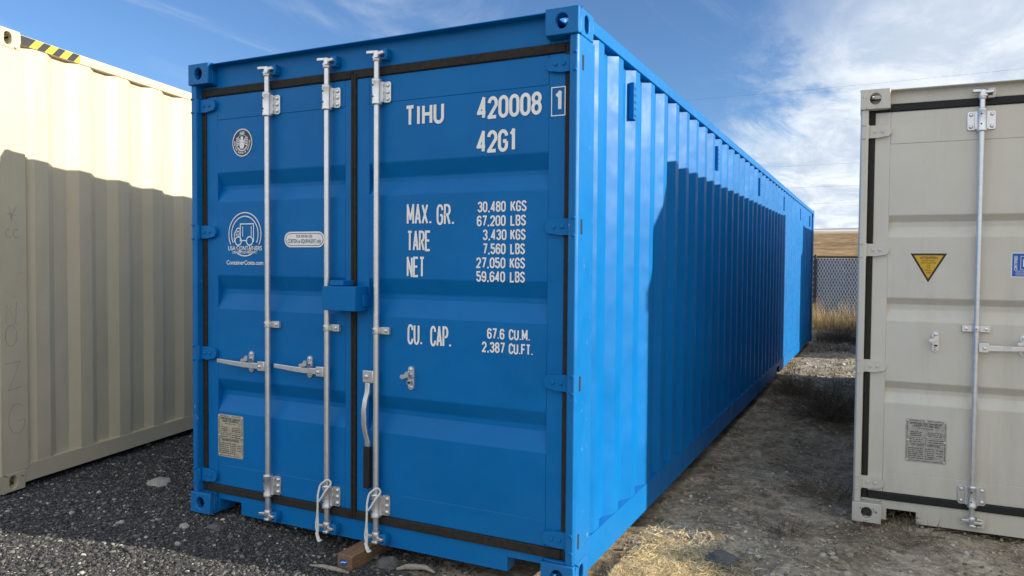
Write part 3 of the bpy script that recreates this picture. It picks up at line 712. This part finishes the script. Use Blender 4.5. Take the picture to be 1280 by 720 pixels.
scr(ell(.5, .5, .5, .5, 20, 40, 385), .055, .92, .13); scr([(0, 0), (.1, 1), (.9, .05), (1, 1.1)], .06, 1.06, .12)
scr([(0, 1), (1, 1.05), (.2, 0), (1.1, .1)], .05, .64, .17); scr(ell(.5, .5, .5, .5, 16, 50, 330)+[(.95, .45), (.5, .42)], .07, .36, .19)
scr([(0, .5), (1, .4)], .075, 1.70, .10); scr([(.2, 1), (.6, 0)], .075, 1.70, .10); scr([(.9, 1), (.2, .2)], .085, 1.70, .10); scr(ell(.5, .3, .4, .3, 10, 60, 300), .11, 1.60, .09); scr(ell(.5, .3, .4, .3, 10, 60, 320), .06, 1.60, .09)
for k in range(9): yy = random.uniform(.09, .19); zz = random.uniform(1.0, 1.4); scr([(0, 0), (random.uniform(.3, 1), random.uniform(-.2, .3))], yy, zz, .06, .0012)
# ------------------------------------------------------------------ right container
REC_G = [(1.846, 1.808, 1.775, 1.717), (1.356, 1.318, 1.285, 1.218), (.856, .812, .785, .727)]
Pg = dict(post=.205, pitch=.2785, flat=.072, slope=.068, head=2.505, sill=.135, seam=1.219, pockets=[(.192, .352), (2.09, 2.25)], weld=(2.268, .305), rec=REC_G,
          hinges=[2.345, 1.640, .943, .235], rods=[dict(x=.634, hz=1.083, dir=1, guide=1.19, flange=2, top=2.525, btop=2.375, bbot=.225, bot=.075, hlen=.30), dict(x=1.03, hz=1.083, guide=1.19, flange=2, dir=1, top=2.525, btop=2.375, bot=.075, hlen=.0),
                dict(x=1.42, hz=1.083, guide=1.19, flange=2, dir=1, top=2.525, btop=2.375, bot=.075, hlen=.3), dict(x=1.81, hz=1.083, guide=1.19, flange=2, dir=1, top=2.525, btop=2.375, bot=.075, hlen=.3)],
          latches=[(.430, 1.105), (.868, 1.105)])
Pg['rods'][1]['hlen'] = .33
grey, gd = container('shipping_container', 6.058, 2.591, GREY, GREY_C, Pg)
GA = math.radians(1.4); grey.location = (1.086, 1.757, -.07); grey.rotation_euler = (0, 0, GA)
YB = .0590
PG = lambda u, v, l: (u, YB-.0016-l, v)
bm = bmesh.new(); a, b, c = (.289, 1.620), (.481, 1.620), (.385, 1.450)
sheet(bm, [a, c, b], PG, 0, 1); k = .80; ctr = ((a[0]+b[0]+c[0])/3, (a[1]+b[1]+c[1])/3)
sheet(bm, [(ctr[0]+(q[0]-ctr[0])*k, ctr[1]+(q[1]-ctr[1])*k) for q in (a, c, b)], PG, .0006, 0)
text(bm, 'ATTENTION', ctr[0], 1.594, .020, PG, .0004, width=.092, mi=1, lift=.0012)
for s, z, wd in (('DO NOT MODIFY', 1.577, .066), ('LEAD IN LEATHER', 1.564, .078), ('AND', 1.550, .020), ('ASK', 1.537, .020), ('Painting', 1.522, .034), ('2020', 1.507, .022)): text(bm, s, ctr[0], z, .012, PG, 0, width=wd, mi=1, lift=.0012)
mk('triangle_sticker', bm, [GOLD, BLACK], gd[0])
bm = bmesh.new(); x0, x1, z0, z1 = .800, .960, 1.488, 1.625
sheet(bm, [(x0, z0), (x1, z0), (x1, z1), (x0, z1)], PG, 0, 0); sheet(bm, [(x0+.004, z0+.004), (x1-.004, z0+.004), (x1-.004, z1-.004), (x0+.004, z1-.004)], PG, .0006, 1)
ribbon(bm, [(x0+.045, z0+.042), (x1-.012, z0+.042), (x1-.012, z1-.02), (x0+.045, z1-.02), (x0+.045, z0+.042)], .002, PG, lift=.0012)
letter(bm, 'I', x0+.055, z0+.052, .055, PG, width=.014, t=.012); letter(bm, 'I', x0+.055, z0+.052, .055, lambda u, v, l: PG(u, v, l+.0014), width=.014, t=.012)
text(bm, 'CERTIFIED', x0+.022, z0+.078, .020, PG, .0004, width=.082, lift=.0012, rot=PI/2)
for q in (.032, .022, .012): text(bm, 'CONTAINER SAFE UNIT', (x0+x1)/2+.004, z0+q, .010, PG, 0, width=.125, lift=.0012)
mk('certificate_sticker', bm, [WHITE, DECAL_B], gd[0])
dataplate(gd[0], .286, .502, .385, .640, PLATE, YB)
tag(grey, 'light grey shipping container at right with yellow triangle sticker on its doors', 'container')
third = copy_tree(grey); third.location = (1.00, 10.47, -.05); third.rotation_euler = (0, 0, math.radians(1.0))
tag(third, 'shipping container in the row behind the light grey one, only its shadow showing', 'container')
fourth = copy_tree(grey); fourth.location = (7.71, 2.29, -.07); fourth.rotation_euler = (0, 0, math.radians(-31))  # added out of view, turned so that its shadow shades the dirt
tag(fourth, 'unseen shipping container added askew right of the frame to cast shadow across the dirt', 'container')
# ------------------------------------------------------------------ ground
def vnoise(x, y, s, seed=0):
    x = x*s+seed*17.3; y = y*s+seed*9.1; xi = np.floor(x).astype(np.int64); yi = np.floor(y).astype(np.int64); fx = x-xi; fy = y-yi
    def h(a, b):
        n = (a*374761393+b*668265263+seed*974711) & 0x7fffffff; n = ((n ^ (n >> 13))*1274126177) & 0x7fffffff; return ((n ^ (n >> 16)) & 0xffff)/65535.
    fx = fx*fx*(3-2*fx); fy = fy*fy*(3-2*fy)
    return (h(xi, yi)*(1-fx)+h(xi+1, yi)*fx)*(1-fy)+(h(xi, yi+1)*(1-fx)+h(xi+1, yi+1)*fx)*fy-.5
def sstep(x, a, b): t = np.clip((x-a)/(b-a), 0, 1); return t*t*(3-2*t)
def gz(x, y):
    x = np.asarray(x, float); y = np.asarray(y, float)
    z = -.018-.052*sstep(x, -2.3, -1.2)-.012*sstep(x, .6, 1.1)*(1-sstep(y, 3, 7))
    near = 1-sstep(np.hypot(x, y-8), 22, 40)
    z = z+near*(.034*vnoise(x, y, 1.3, 1)*sstep(x, -.2, .5)+.030*vnoise(x, y, 4, 2)*sstep(x, -.3, .3)+.016*vnoise(x, y, 11, 3)+.009*vnoise(x, y, 23, 4))
    # the field behind the fence climbs to a low crest
    d = np.maximum(y-24, 0); z = z+.0572*np.minimum(d, 620)*sstep(d, 0, 30)+.8*vnoise(x, y, .03, 5)*sstep(d, 20, 80)+.22*vnoise(x, y, .15, 6)*sstep(d, 5, 40)
    return z
def axis(f0, f1, st, lo, hi):
    a = list(np.arange(f0, f1, st)); g = st; v = f1; up = []
    while v < hi: up.append(v); g *= 1.13; v += g
    g = st; v = f0-st; dn = []
    while v > lo: dn.append(v); g *= 1.13; v -= g
    return np.array([lo]+dn[::-1]+a+up+[hi])
def grid_mesh(name, xs, ys, zf, mat):
    X, Y = np.meshgrid(xs, ys); Z = zf(X, Y); nx, ny = len(xs), len(ys)
    co = np.stack([X, Y, Z], -1).reshape(-1, 3); i = np.arange(nx*ny).reshape(ny, nx)
    f = np.stack([i[:-1, :-1], i[:-1, 1:], i[1:, 1:], i[1:, :-1]], -1).reshape(-1, 4)
    return rawmesh(name, co, f, mat, True)
def rawmesh(name, co, faces, mat, smooth=False):
    me = bpy.data.meshes.new(name); k = faces.shape[1]; n = len(faces)
    me.vertices.add(len(co)); me.vertices.foreach_set('co', co.astype(np.float32).ravel())
    me.loops.add(n*k); me.loops.foreach_set('vertex_index', faces.astype(np.int32).ravel())
    me.polygons.add(n); me.polygons.foreach_set('loop_start', np.arange(0, n*k, k, dtype=np.int32))
    me.update(calc_edges=True); me.validate()
    if smooth: me.polygons.foreach_set('use_smooth', [True]*n)
    me.materials.append(mat); o = bpy.data.objects.new(name, me); C.objects.link(o); return o
def ground_mat():
    m, t, b = nt('ground'); g = N(t, 'ShaderNodeNewGeometry').outputs['Position']
    s = N(t, 'ShaderNodeSeparateXYZ'); t.links.new(g, s.inputs[0])
    def mr(v, a, b_, c=0, d=1):
        n = N(t, 'ShaderNodeMapRange', interpolation_type='SMOOTHSTEP'); t.links.new(v, n.inputs[0])
        for i, q in enumerate((a, b_, c, d)): n.inputs[i+1].default_value = q
        return n.outputs[0]
    def ma(op, a, b_):
        n = N(t, 'ShaderNodeMath', operation=op)
        for i, v in enumerate((a, b_)):
            if isinstance(v, (int, float)): n.inputs[i].default_value = v
            else: t.links.new(v, n.inputs[i])
        return n.outputs[0]
    n1 = noise(t, g, 2.2, 6, .65); n2 = noise(t, g, 26, 6, .7); n3 = noise(t, g, 130, 4, .7)
    dirt = ramp(t, n1, [(.30, (.19, .15, .11)), (.45, (.36, .305, .235)), (.58, (.47, .41, .33)), (.70, (.58, .53, .45))])
    dirt = mix(t, 1.0, dirt, ramp(t, n2, [(.3, .55), (.62, 1.2)]), 'MULTIPLY'); dirt = mix(t, 1.0, dirt, ramp(t, n3, [(.3, .7), (.7, 1.25)]), 'MULTIPLY')
    dirt = mix(t, 1.0, dirt, ramp(t, noise(t, g, 7, 5, .7, .5), [(.35, (.52, .50, .47)), (.62, (1.22, 1.18, 1.1))]), 'MULTIPLY')
    grav = ramp(t, n3, [(.3, (.03, .03, .032)), (.6, (.10, .10, .10)), (.8, (.16, .155, .15))])
    edge = ma('ADD', s.outputs[0], ma('MULTIPLY', ma('SUBTRACT', n1, .5), 1.2))
    c = mix(t, mr(edge, -1.1, -.5), grav, dirt)
    fn = noise(t, g, .035, 8, .7, sc3=(1, .35, 1)); fn2 = noise(t, g, .5, 6, .7, sc3=(1, .4, 1))
    field = ramp(t, fn, [(.3, (.16, .10, .05)), (.5, (.27, .18, .09)), (.7, (.37, .27, .15))]); field = mix(t, 1.0, field, ramp(t, fn2, [(.35, .5), (.65, 1.4)]), 'MULTIPLY')
    c = mix(t, mr(s.outputs[1], 22, 27), c, field)
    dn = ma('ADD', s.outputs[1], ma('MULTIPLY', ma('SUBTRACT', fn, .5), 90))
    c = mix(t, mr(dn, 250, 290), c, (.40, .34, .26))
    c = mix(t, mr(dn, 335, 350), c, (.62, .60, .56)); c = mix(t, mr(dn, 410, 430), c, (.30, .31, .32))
    t.links.new(c, b.inputs['Base Color']); b.inputs['Roughness'].default_value = .95; b.inputs['Specular IOR Level'].default_value = .15
    h = ma('ADD', ma('MULTIPLY', n2, 1.0), ma('MULTIPLY', n3, .35)); bump(t, b, h, .8, .02)
    return m
GM = ground_mat()
gr = grid_mesh('ground', axis(-5.5, 3.2, .035, -1800, 1800), axis(-1.6, 11, .04, -1500, 2500), gz, GM); tag(gr, kind='structure')
# ------------------------------------------------------------------ scattered stones as one mesh each
ICO_V = []; ph = (1+5**.5)/2
for a, b in ((-1, ph), (1, ph), (-1, -ph), (1, -ph)): ICO_V.append((a, b, 0))
for a, b in ((-1, ph), (1, ph), (-1, -ph), (1, -ph)): ICO_V.append((0, a, b))
for a, b in ((ph, -1), (ph, 1), (-ph, -1), (-ph, 1)): ICO_V.append((a, 0, b))
ICO_V = np.array(ICO_V)/np.linalg.norm(ICO_V[0])
ICO_F = np.array([(0, 11, 5), (0, 5, 1), (0, 1, 7), (0, 7, 10), (0, 10, 11), (1, 5, 9), (5, 11, 4), (11, 10, 2), (10, 7, 6), (7, 1, 8), (3, 9, 4), (3, 4, 2), (3, 2, 6), (3, 6, 8), (3, 8, 9), (4, 9, 5), (2, 4, 11), (6, 2, 10), (8, 6, 7), (9, 8, 1)])
def rotmats(n):
    q = rng.normal(size=(n, 4)); q /= np.linalg.norm(q, axis=1)[:, None]; a, b, c, d = q.T
    return np.stack([1-2*(c*c+d*d), 2*(b*c-a*d), 2*(b*d+a*c), 2*(b*c+a*d), 1-2*(b*b+d*d), 2*(c*d-a*b), 2*(b*d-a*c), 2*(c*d+a*b), 1-2*(b*b+c*c)], -1).reshape(n, 3, 3)
def stones(name, x, y, r, mat, sink=.3, flat=.7):
    n = len(x); base = ICO_V[None]*(1+rng.uniform(-.36, .30, (n, 12, 1)))*rng.uniform(.65, 1.25, (n, 1, 3))
    v = np.einsum('nij,nkj->nki', rotmats(n), base)*r[:, None, None]; v[:, :, 2] *= flat
    z = gz(x, y)+r*sink; v += np.stack([x, y, z], -1)[:, None, :]
    f = (ICO_F[None]+(np.arange(n)*12)[:, None, None]).reshape(-1, 3)
    return rawmesh(name, v.reshape(-1, 3), f, mat)
def left_ok(x, y):     # outside the left container
    return (x-LP.x)*cx_+(y-LP.y)*sn_ > -.1
n = 160000; x = rng.uniform(-4.8, -.55, n); y = rng.uniform(-1.5, 2.2, n)
k = left_ok(x, y) & (rng.random(n) < 1-sstep(x, -1.3, -.5)*.85) & ~((x > -2.3) & (y > .6)); x, y = x[k], y[k]
r = rng.gamma(1.5, .0020, len(x))+.0026
o = stones('gravel', x, y, r, GRAVEL); tag(o, 'dark crushed gravel with pale chips covering the ground left and in front of the blue container', 'gravel', kind='stuff')
n = 70000; x = rng.uniform(-.9, 3.0, n); y = rng.uniform(-1.2, 9.5, n)**1.0
k = (rng.random(n) < .25+.9*(vnoise(x, y, 1.7, 9)+.5)*np.exp(-np.maximum(y-1, 0)/3)) & ~((x < -.03) & (y > .05)) ; x, y = x[k], y[k]
r = rng.gamma(.9, .0036, len(x))+.0018
o = stones('soil_crumbs', x, y, r, SOILBITS); tag(o, 'crumbs of grey soil and small pebbles on the dirt track between the containers', 'pebbles', kind='stuff')
# sunlit rubble patch far up the track
n = 2200; x = rng.uniform(-.1, 2.5, n); y = rng.uniform(7.0, 12.5, n); k = ~((x < .03)); x, y = x[k], y[k]
o = stones('rubble', x, y, rng.gamma(1.6, .005, len(x))+.004, SOILBITS, .2, .6); tag(o, 'loose pale rubble across the far end of the dirt track', 'rubble', kind='stuff')
# ------------------------------------------------------------------ blades: thin tapering strips
def blades(name, roots, tips, wid, mat, bend=.15, seg=3):
    n = len(roots); d = tips-roots; L = np.linalg.norm(d, axis=1, keepdims=True); side = np.cross(d, rng.normal(size=(n, 3))); side /= np.linalg.norm(side, axis=1, keepdims=True)+1e-9
    bd_ = np.cross(side, d)*bend*rng.uniform(-1, 1, (n, 1)); vs = []
    for i in range(seg+1):
        t = i/seg; c = roots+d*t+bd_*math.sin(PI*t)+0; wv = wid[:, None]*(1-.85*t)/2
        vs += [c-side*wv, c+side*wv]
    v = np.stack(vs, 1); m = 2*(seg+1)
    q = np.array([(2*i, 2*i+1, 2*i+3, 2*i+2) for i in range(seg)]); f = (q[None]+(np.arange(n)*m)[:, None, None]).reshape(-1, 4)
    return rawmesh(name, v.reshape(-1, 3), f, mat)
def lying(n, xf, yf, l0, l1, lift=.03):
    x, y = xf(n), yf(n); a = rng.uniform(0, 2*PI, n); l = rng.uniform(l0, l1, n)
    r0 = np.stack([x, y, gz(x, y)+rng.uniform(0, lift, n)], -1); x2, y2 = x+l*np.cos(a), y+l*np.sin(a)
    r1 = np.stack([x2, y2, gz(x2, y2)+rng.uniform(0, lift*1.6, n)], -1); return r0, r1
# straw mat beside the front right corner of the blue container
def G1(a, b): return lambda n: rng.normal(a, b, n)
r0, r1 = lying(42000, G1(.20, .19), G1(.22, .30), .015, .07, .030)
k = ((r0[:, 0] > .03) | (r0[:, 1] < -.02)) & ((r1[:, 0] > .03) | (r1[:, 1] < -.02)); r0, r1 = r0[k], r1[k]
o = blades('dry_straw', r0, r1, rng.uniform(.0015, .004, len(r0)), STRAW, .2); tag(o, 'sunlit mat of dry straw at the front right corner of the blue container', 'straw', kind='stuff')
r0, r1 = lying(2600, lambda n: rng.uniform(.05, 2.6, n), lambda n: rng.uniform(-.6, 6, n)**1, .03, .16, .02)
o = blades('plant_litter', r0, r1, rng.uniform(.001, .0026, len(r0)), STRAW, .25); tag(o, 'scattered dry stems and twigs lying on the shaded dirt track', 'plant litter', kind='stuff')
# tall golden grass along the fence
n = 15000; x = rng.uniform(-4.5, 6.5, n); y = 15.0+rng.gamma(2.2, .9, n); k = (y < 19.0) & (vnoise(x, y, 1.1, 12) > -.28); x, y = x[k], y[k]
r0 = np.stack([x, y, gz(x, y)], -1); h = rng.uniform(.15, .70, len(x))*(.75+.9*(vnoise(x, y, .9, 3)+.3)); r1 = r0+np.stack([rng.normal(0, .12, len(x)), rng.normal(0, .12, len(x)), h], -1)
o = blades('tall_grass', r0, r1, rng.uniform(.006, .016, len(x)), STRAW_G, .3); tag(o, 'tall golden dry grass growing along the foot of the fence', 'grass', kind='stuff')
n = 9000; x = rng.uniform(.02, 2.2, n); y = rng.uniform(6.6, 15.5, n); k = vnoise(x, y, 1.0, 22) > -.08; x, y = x[k], y[k]
r0 = np.stack([x, y, gz(x, y)], -1); r1 = r0+np.stack([rng.normal(0, .06, len(x)), rng.normal(0, .06, len(x)), rng.uniform(.03, .22, len(x))], -1)
o = blades('low_scrub', r0, r1, rng.uniform(.004, .010, len(x)), TWIG, .3); tag(o, 'low brown scrub on the ground beyond the end of the containers', 'scrub', kind='stuff')
# dead shrubs
def shrub(cx, cy, R_, H_, n, label, seed):
    g = np.random.default_rng(seed); R0 = []; R1 = []
    for i in range(n):
        a = g.uniform(0, 2*PI); e = g.uniform(.15, 1.35); p = np.array([cx+g.normal(0, .05), cy+g.normal(0, .05), 0.]); p[2] = float(gz(p[0], p[1]))
        d = np.array([math.cos(a)*math.cos(e)*R_, math.sin(a)*math.cos(e)*R_, math.sin(e)*H_])*g.uniform(.6, 1.05); q = p+d
        R0.append(p); R1.append(q)
        for j in range(14):
            t = g.uniform(.2, 1); b = p+d*t; dd = d*.30*g.uniform(.4, 1)+g.normal(0, .10, 3)*R_; R0.append(b); R1.append(b+dd)
            if j % 2 == 0: c = b+dd*g.uniform(.3, .9); R0.append(c); R1.append(c+dd*.4+g.normal(0, .06, 3)*R_)
    R0 = np.array(R0); R1 = np.array(R1); R1[:, 2] = np.maximum(R1[:, 2], gz(R1[:, 0], R1[:, 1])+.005)
    o = blades('dead_shrub', R0, R1, g.uniform(.002, .005, len(R0)), TWIG, .2); return tag(o, label, 'shrub', 'dead shrubs on the dirt track')
shrub(.78, 4.7, .66, .40, 170, 'large brown dead shrub sprawling over the dirt beside the grey container', 1)
shrub(.32, 6.0, .42, .22, 110, 'low dead shrub close to the foot of the blue container wall', 2)
shrub(.55, 12.9, .8, .36, 160, 'dark dead shrub beyond the end of the blue container, before the golden grass', 3)
shrub(.95, 2.2, .26, .13, 26, 'small wiry tuft of dead twigs just left of the grey container corner', 4)
shrub(.72, 1.35, .20, .10, 14, 'sparse flattened twig tuft on bare dirt in front of the grey container corner', 5)
shrub(1.42, 1.62, .22, .14, 16, 'spindly dead weed under the bottom edge of the grey container doors', 6)
# ------------------------------------------------------------------ rocks, stick, timber
def spl(pts, k=5):
    P = [Vector(p) for p in pts]; P = [P[0]*2-P[1]]+P+[P[-1]*2-P[-2]]; out = []
    for i in range(1, len(P)-2):
        for j in range(k):
            t = j/k; out.append(.5*((2*P[i])+(P[i+1]-P[i-1])*t+(2*P[i-1]-5*P[i]+4*P[i+1]-P[i+2])*t*t+(3*P[i]-3*P[i+1]+P[i+2]-P[i-1])*t**3))
    return out+[P[-2]]
def rock(x, y, sx, sy, sz, mat, label, seed, sink=.35):
    bm = bmesh.new(); bmesh.ops.create_icosphere(bm, subdivisions=3, radius=1); g = random.Random(seed); off = Vector((g.uniform(0, 50), g.uniform(0, 50), 3))
    from mathutils import noise as mn
    for v in bm.verts:
        k = 1+.30*mn.noise(v.co*1.3+off)+.14*mn.noise(v.co*3.5+off); v.co = v.co*k; v.co = Vector((v.co.x*sx, v.co.y*sy, v.co.z*sz))
    bmesh.ops.rotate(bm, verts=bm.verts, matrix=Matrix.Rotation(g.uniform(-.6, .6), 3, 'Z'))
    o = mk('rock', bm, mat, None, smooth=False); o.location = (x, y, float(gz(x, y))+sz*(1-2*sink)); tag(o, label, 'rock', 'loose rocks on the ground'); return o
rock(-1.02, .01, .058, .045, .040, ROCK_D, 'dark angular rock right of the timber block under the blue doors', 1)
rock(-3.13, .31, .105, .07, .024, ROCK_L, 'flat tan stone half buried in gravel between the cream and blue containers', 2, .42)
rock(.34, 2.98, .045, .035, .032, ROCK_L, 'pale stone lying on the dirt track halfway along the blue container', 3)
rock(.50, .80, .080, .055, .050, ROCK_D, 'dark lump of earth at the right edge of the sunlit straw', 4, .3)
rock(1.02, 1.12, .022, .016, .012, ROCK_L, 'small white chip on the dirt near the grey container corner', 5, .3)
rock(-2.28, -.16, .032, .022, .016, ROCK_L, 'pale chip beneath the lower left corner of the blue doors', 6, .3)
rock(-2.12, -.10, .045, .03, .022, ROCK_D, 'dark stone under the fork pocket left of the blue doors', 7, .3)
rock(-2.10, -.34, .022, .014, .010, ROCK_L, 'little white chip on dark gravel in front of the blue left door', 8, .3)
rock(-3.05, -.30, .024, .016, .012, ROCK_L, 'white pebble on the dark gravel midway to the cream container', 9, .3)
bm = bmesh.new(); pts = [(-.95, -.01, 0), (-.91, .015, .012), (-.87, .01, .016), (-.81, .035, .012), (-.75, .03, .004)]
tube(bm, spl([(a, b, float(gz(a, b))+.012+c) for a, b, c in pts], 2)[::2], [.006, .013, .015, .012, .005], 9); o = mk('stick', bm, DRIFT, None, smooth=True)
tag(o, 'short weathered grey stick on the gravel below the blue right door', 'stick')
bm = bmesh.new(); pts = [(-1.36, -.17, 0), (-1.28, -.165, .006), (-1.20, -.155, .007), (-1.13, -.15, 0)]
tube(bm, [(a, b, float(gz(a, b))+.010+c) for a, b, c in pts], [.004, .010, .011, .005], 8); o = mk('stick', bm, DRIFT, None, smooth=True)
tag(o, 'pale splinter of wood lying in front of the timber block', 'stick')
tb = empty('timber_block', (-1.185, -.118, 0)); bm = bmesh.new(); box(bm, -.047, .047, 0, .75, -.085, .010); mk('beam', bm, WOOD, tb, bevel=.005)
bm = bmesh.new(); PT = lambda u, v, l: (u, -.0012-l, v)
sheet(bm, stadium(-.006, -.030, .044, .034, 6), PT, 0, 0); ribbon(bm, [(-.022, -.034), (-.010, -.026), (.0, -.030), (.012, -.024)], .004, PT, lift=.0006, mi=1); mk('end_tag', bm, [DECAL_B, WHITE], tb)
tag(tb, 'sawn brown timber block with blue end tag propping up the blue container doors', 'timber')
# cords tied round two rods
def cord(x, dx, label):
    bm = bmesh.new(); y = -.004
    loop = [(x-.010, y+.004, .300), (x+.022, y+.010, .322), (x+.034, y+.022, .300), (x+.020, y-.004, .265), (x-.004, y-.010, .225), (x-.024, y-.008, .205)]
    tube(bm, spl(loop), .0052, 8)
    tube(bm, spl([(x-.010, y+.004, .300), (x-.022, y+.002, .285), (x-.024, y-.010, .240), (x-.022, y-.014, .200), (x-.022, y-.014, .13), (x-.018+dx, y-.016, .08), (x-.022+dx, y-.014, .035)]), .0052, 8)
    tube(bm, spl([(x-.022, y-.014, .205), (x-.022, y-.018, .14), (x-.030+dx, y-.018, .08), (x-.018+dx, y-.018, .035), (x-.008+dx, y-.016, .012)]), .0045, 8)
    tube(bm, spl([(x-.030+dx, y-.016, .045), (x-.010+dx, y-.022, .005), (x+.006+dx, y-.018, .010)]), .006, 8)
    o = mk('tie_cord', bm, ROPE, None, smooth=True); tag(o, label, 'cord', 'cords tied to the locking rods')
cord(-1.430, .0, 'white cord tied round the foot of the middle locking rod')
cord(-1.107, .0, 'white cord tied round the foot of the rod right of the door seam')
# ------------------------------------------------------------------ fence
def fence_mat():
    m, t, b = nt('privacy_slats'); g = N(t, 'ShaderNodeNewGeometry').outputs['Position']
    c = ramp(t, noise(t, g, 3, 4, .6, sc3=(1, 1, .2)), [(.3, (.03, .065, .15)), (.7, (.07, .14, .27))]); t.links.new(c, b.inputs['Base Color']); b.inputs['Roughness'].default_value = .5; return m
SLAT = fence_mat(); WIRE = simple('fence_wire', (.50, .56, .62), .55, metal=.1, var=.4); POSTM = simple('dark_fence_post', (.02, .022, .025), .5)
FY = 19.4; fz = -.08; FH = 1.86
fen = empty('chain_link_fence', (0, FY, fz)); x0, x1 = -15.0, 15.0
tag(fen, 'chain link fence with dark blue privacy slats beyond the far end of the blue container', 'fence')
bm = bmesh.new(); x = x0
while x < x1: box(bm, x, x+.058, .004, .010, .05, FH-.05); x += .062
o = mk('privacy_slats', bm, SLAT, fen)
bm = bmesh.new(); s = .085; hh = FH-.08; wr_ = .0045
nx = int((x1-x0+hh)/s)
for i in range(nx):
    for sg in (1, -1):
        xs_ = x0-hh/2+i*s
        a = [(xs_, .05), (xs_+hh/2, .05+hh)] if sg > 0 else [(xs_+hh/2, .05), (xs_, .05+hh)]
        y = -.004 if sg > 0 else -.008
        d = .0070
        vs = [bm.verts.new(q) for q in ((a[0][0]-d, y, a[0][1]), (a[0][0]+d, y, a[0][1]), (a[1][0]+d, y, a[1][1]), (a[1][0]-d, y, a[1][1]))]; bm.faces.new(vs)
mk('wire_mesh', bm, WIRE, fen)
bm = bmesh.new(); tube(bm, [(x0, .0, FH), (x1, .0, FH)], .028, 8); mk('top_rail', bm, POSTM, fen, smooth=True)
px = -.52-12.0
while px < x1:
    bm = bmesh.new(); lathe(bm, [(.038, 0), (.038, FH+.03), (.042, FH+.035), (.03, FH+.06), (.005, FH+.075)], (px, -.045, 0), 'z', 10); mk('post', bm, POSTM, fen, smooth=True); px += 3.0
# ------------------------------------------------------------------ power lines far behind the fence
WIREB = simple('cable', (.12, .12, .13), .6)
Yp = 120; POLEW = simple('pole_wood', (.12, .09, .06), .9, bmp=.3)
for i, (z0_, dz_) in enumerate(((30.5, .010), (18.2, .006), (14.6, .004), (11.9, .003))):
    bm = bmesh.new(); pts = []
    for k in range(41):
        u = -1+2*k/40; pts.append((u*75-5, Yp+u*3, z0_+dz_*(u*75)*1.5+1.2*u*u)); 
    tube(bm, pts, .011, 5); o = mk('power_cable', bm, WIREB, None)
    tag(o, ['highest thin power cable crossing the clouds', 'second power cable down, crossing the clouds', 'third power cable down, above the field', 'lowest power cable, nearest the horizon'][i], 'cable', 'power cables over the field')
for px in (-80, 70):
    pt = empty('utility_pole', (px, Yp+(3 if px > 0 else -3), float(gz(px, Yp)))); bm = bmesh.new(); tube(bm, [(0, 0, -.5), (0, 0, 34)], [.28, .16], 10); mk('pole', bm, POLEW, pt)
    bm = bmesh.new()
    for z in (9, 14, 26): box(bm, -.1, .1, -1.6, 1.6, z, z+.18)
    mk('crossarm', bm, POLEW, pt); tag(pt, 'wooden utility pole %s the field' % ('far left across' if px < 0 else 'far right across'), 'pole', 'utility poles')
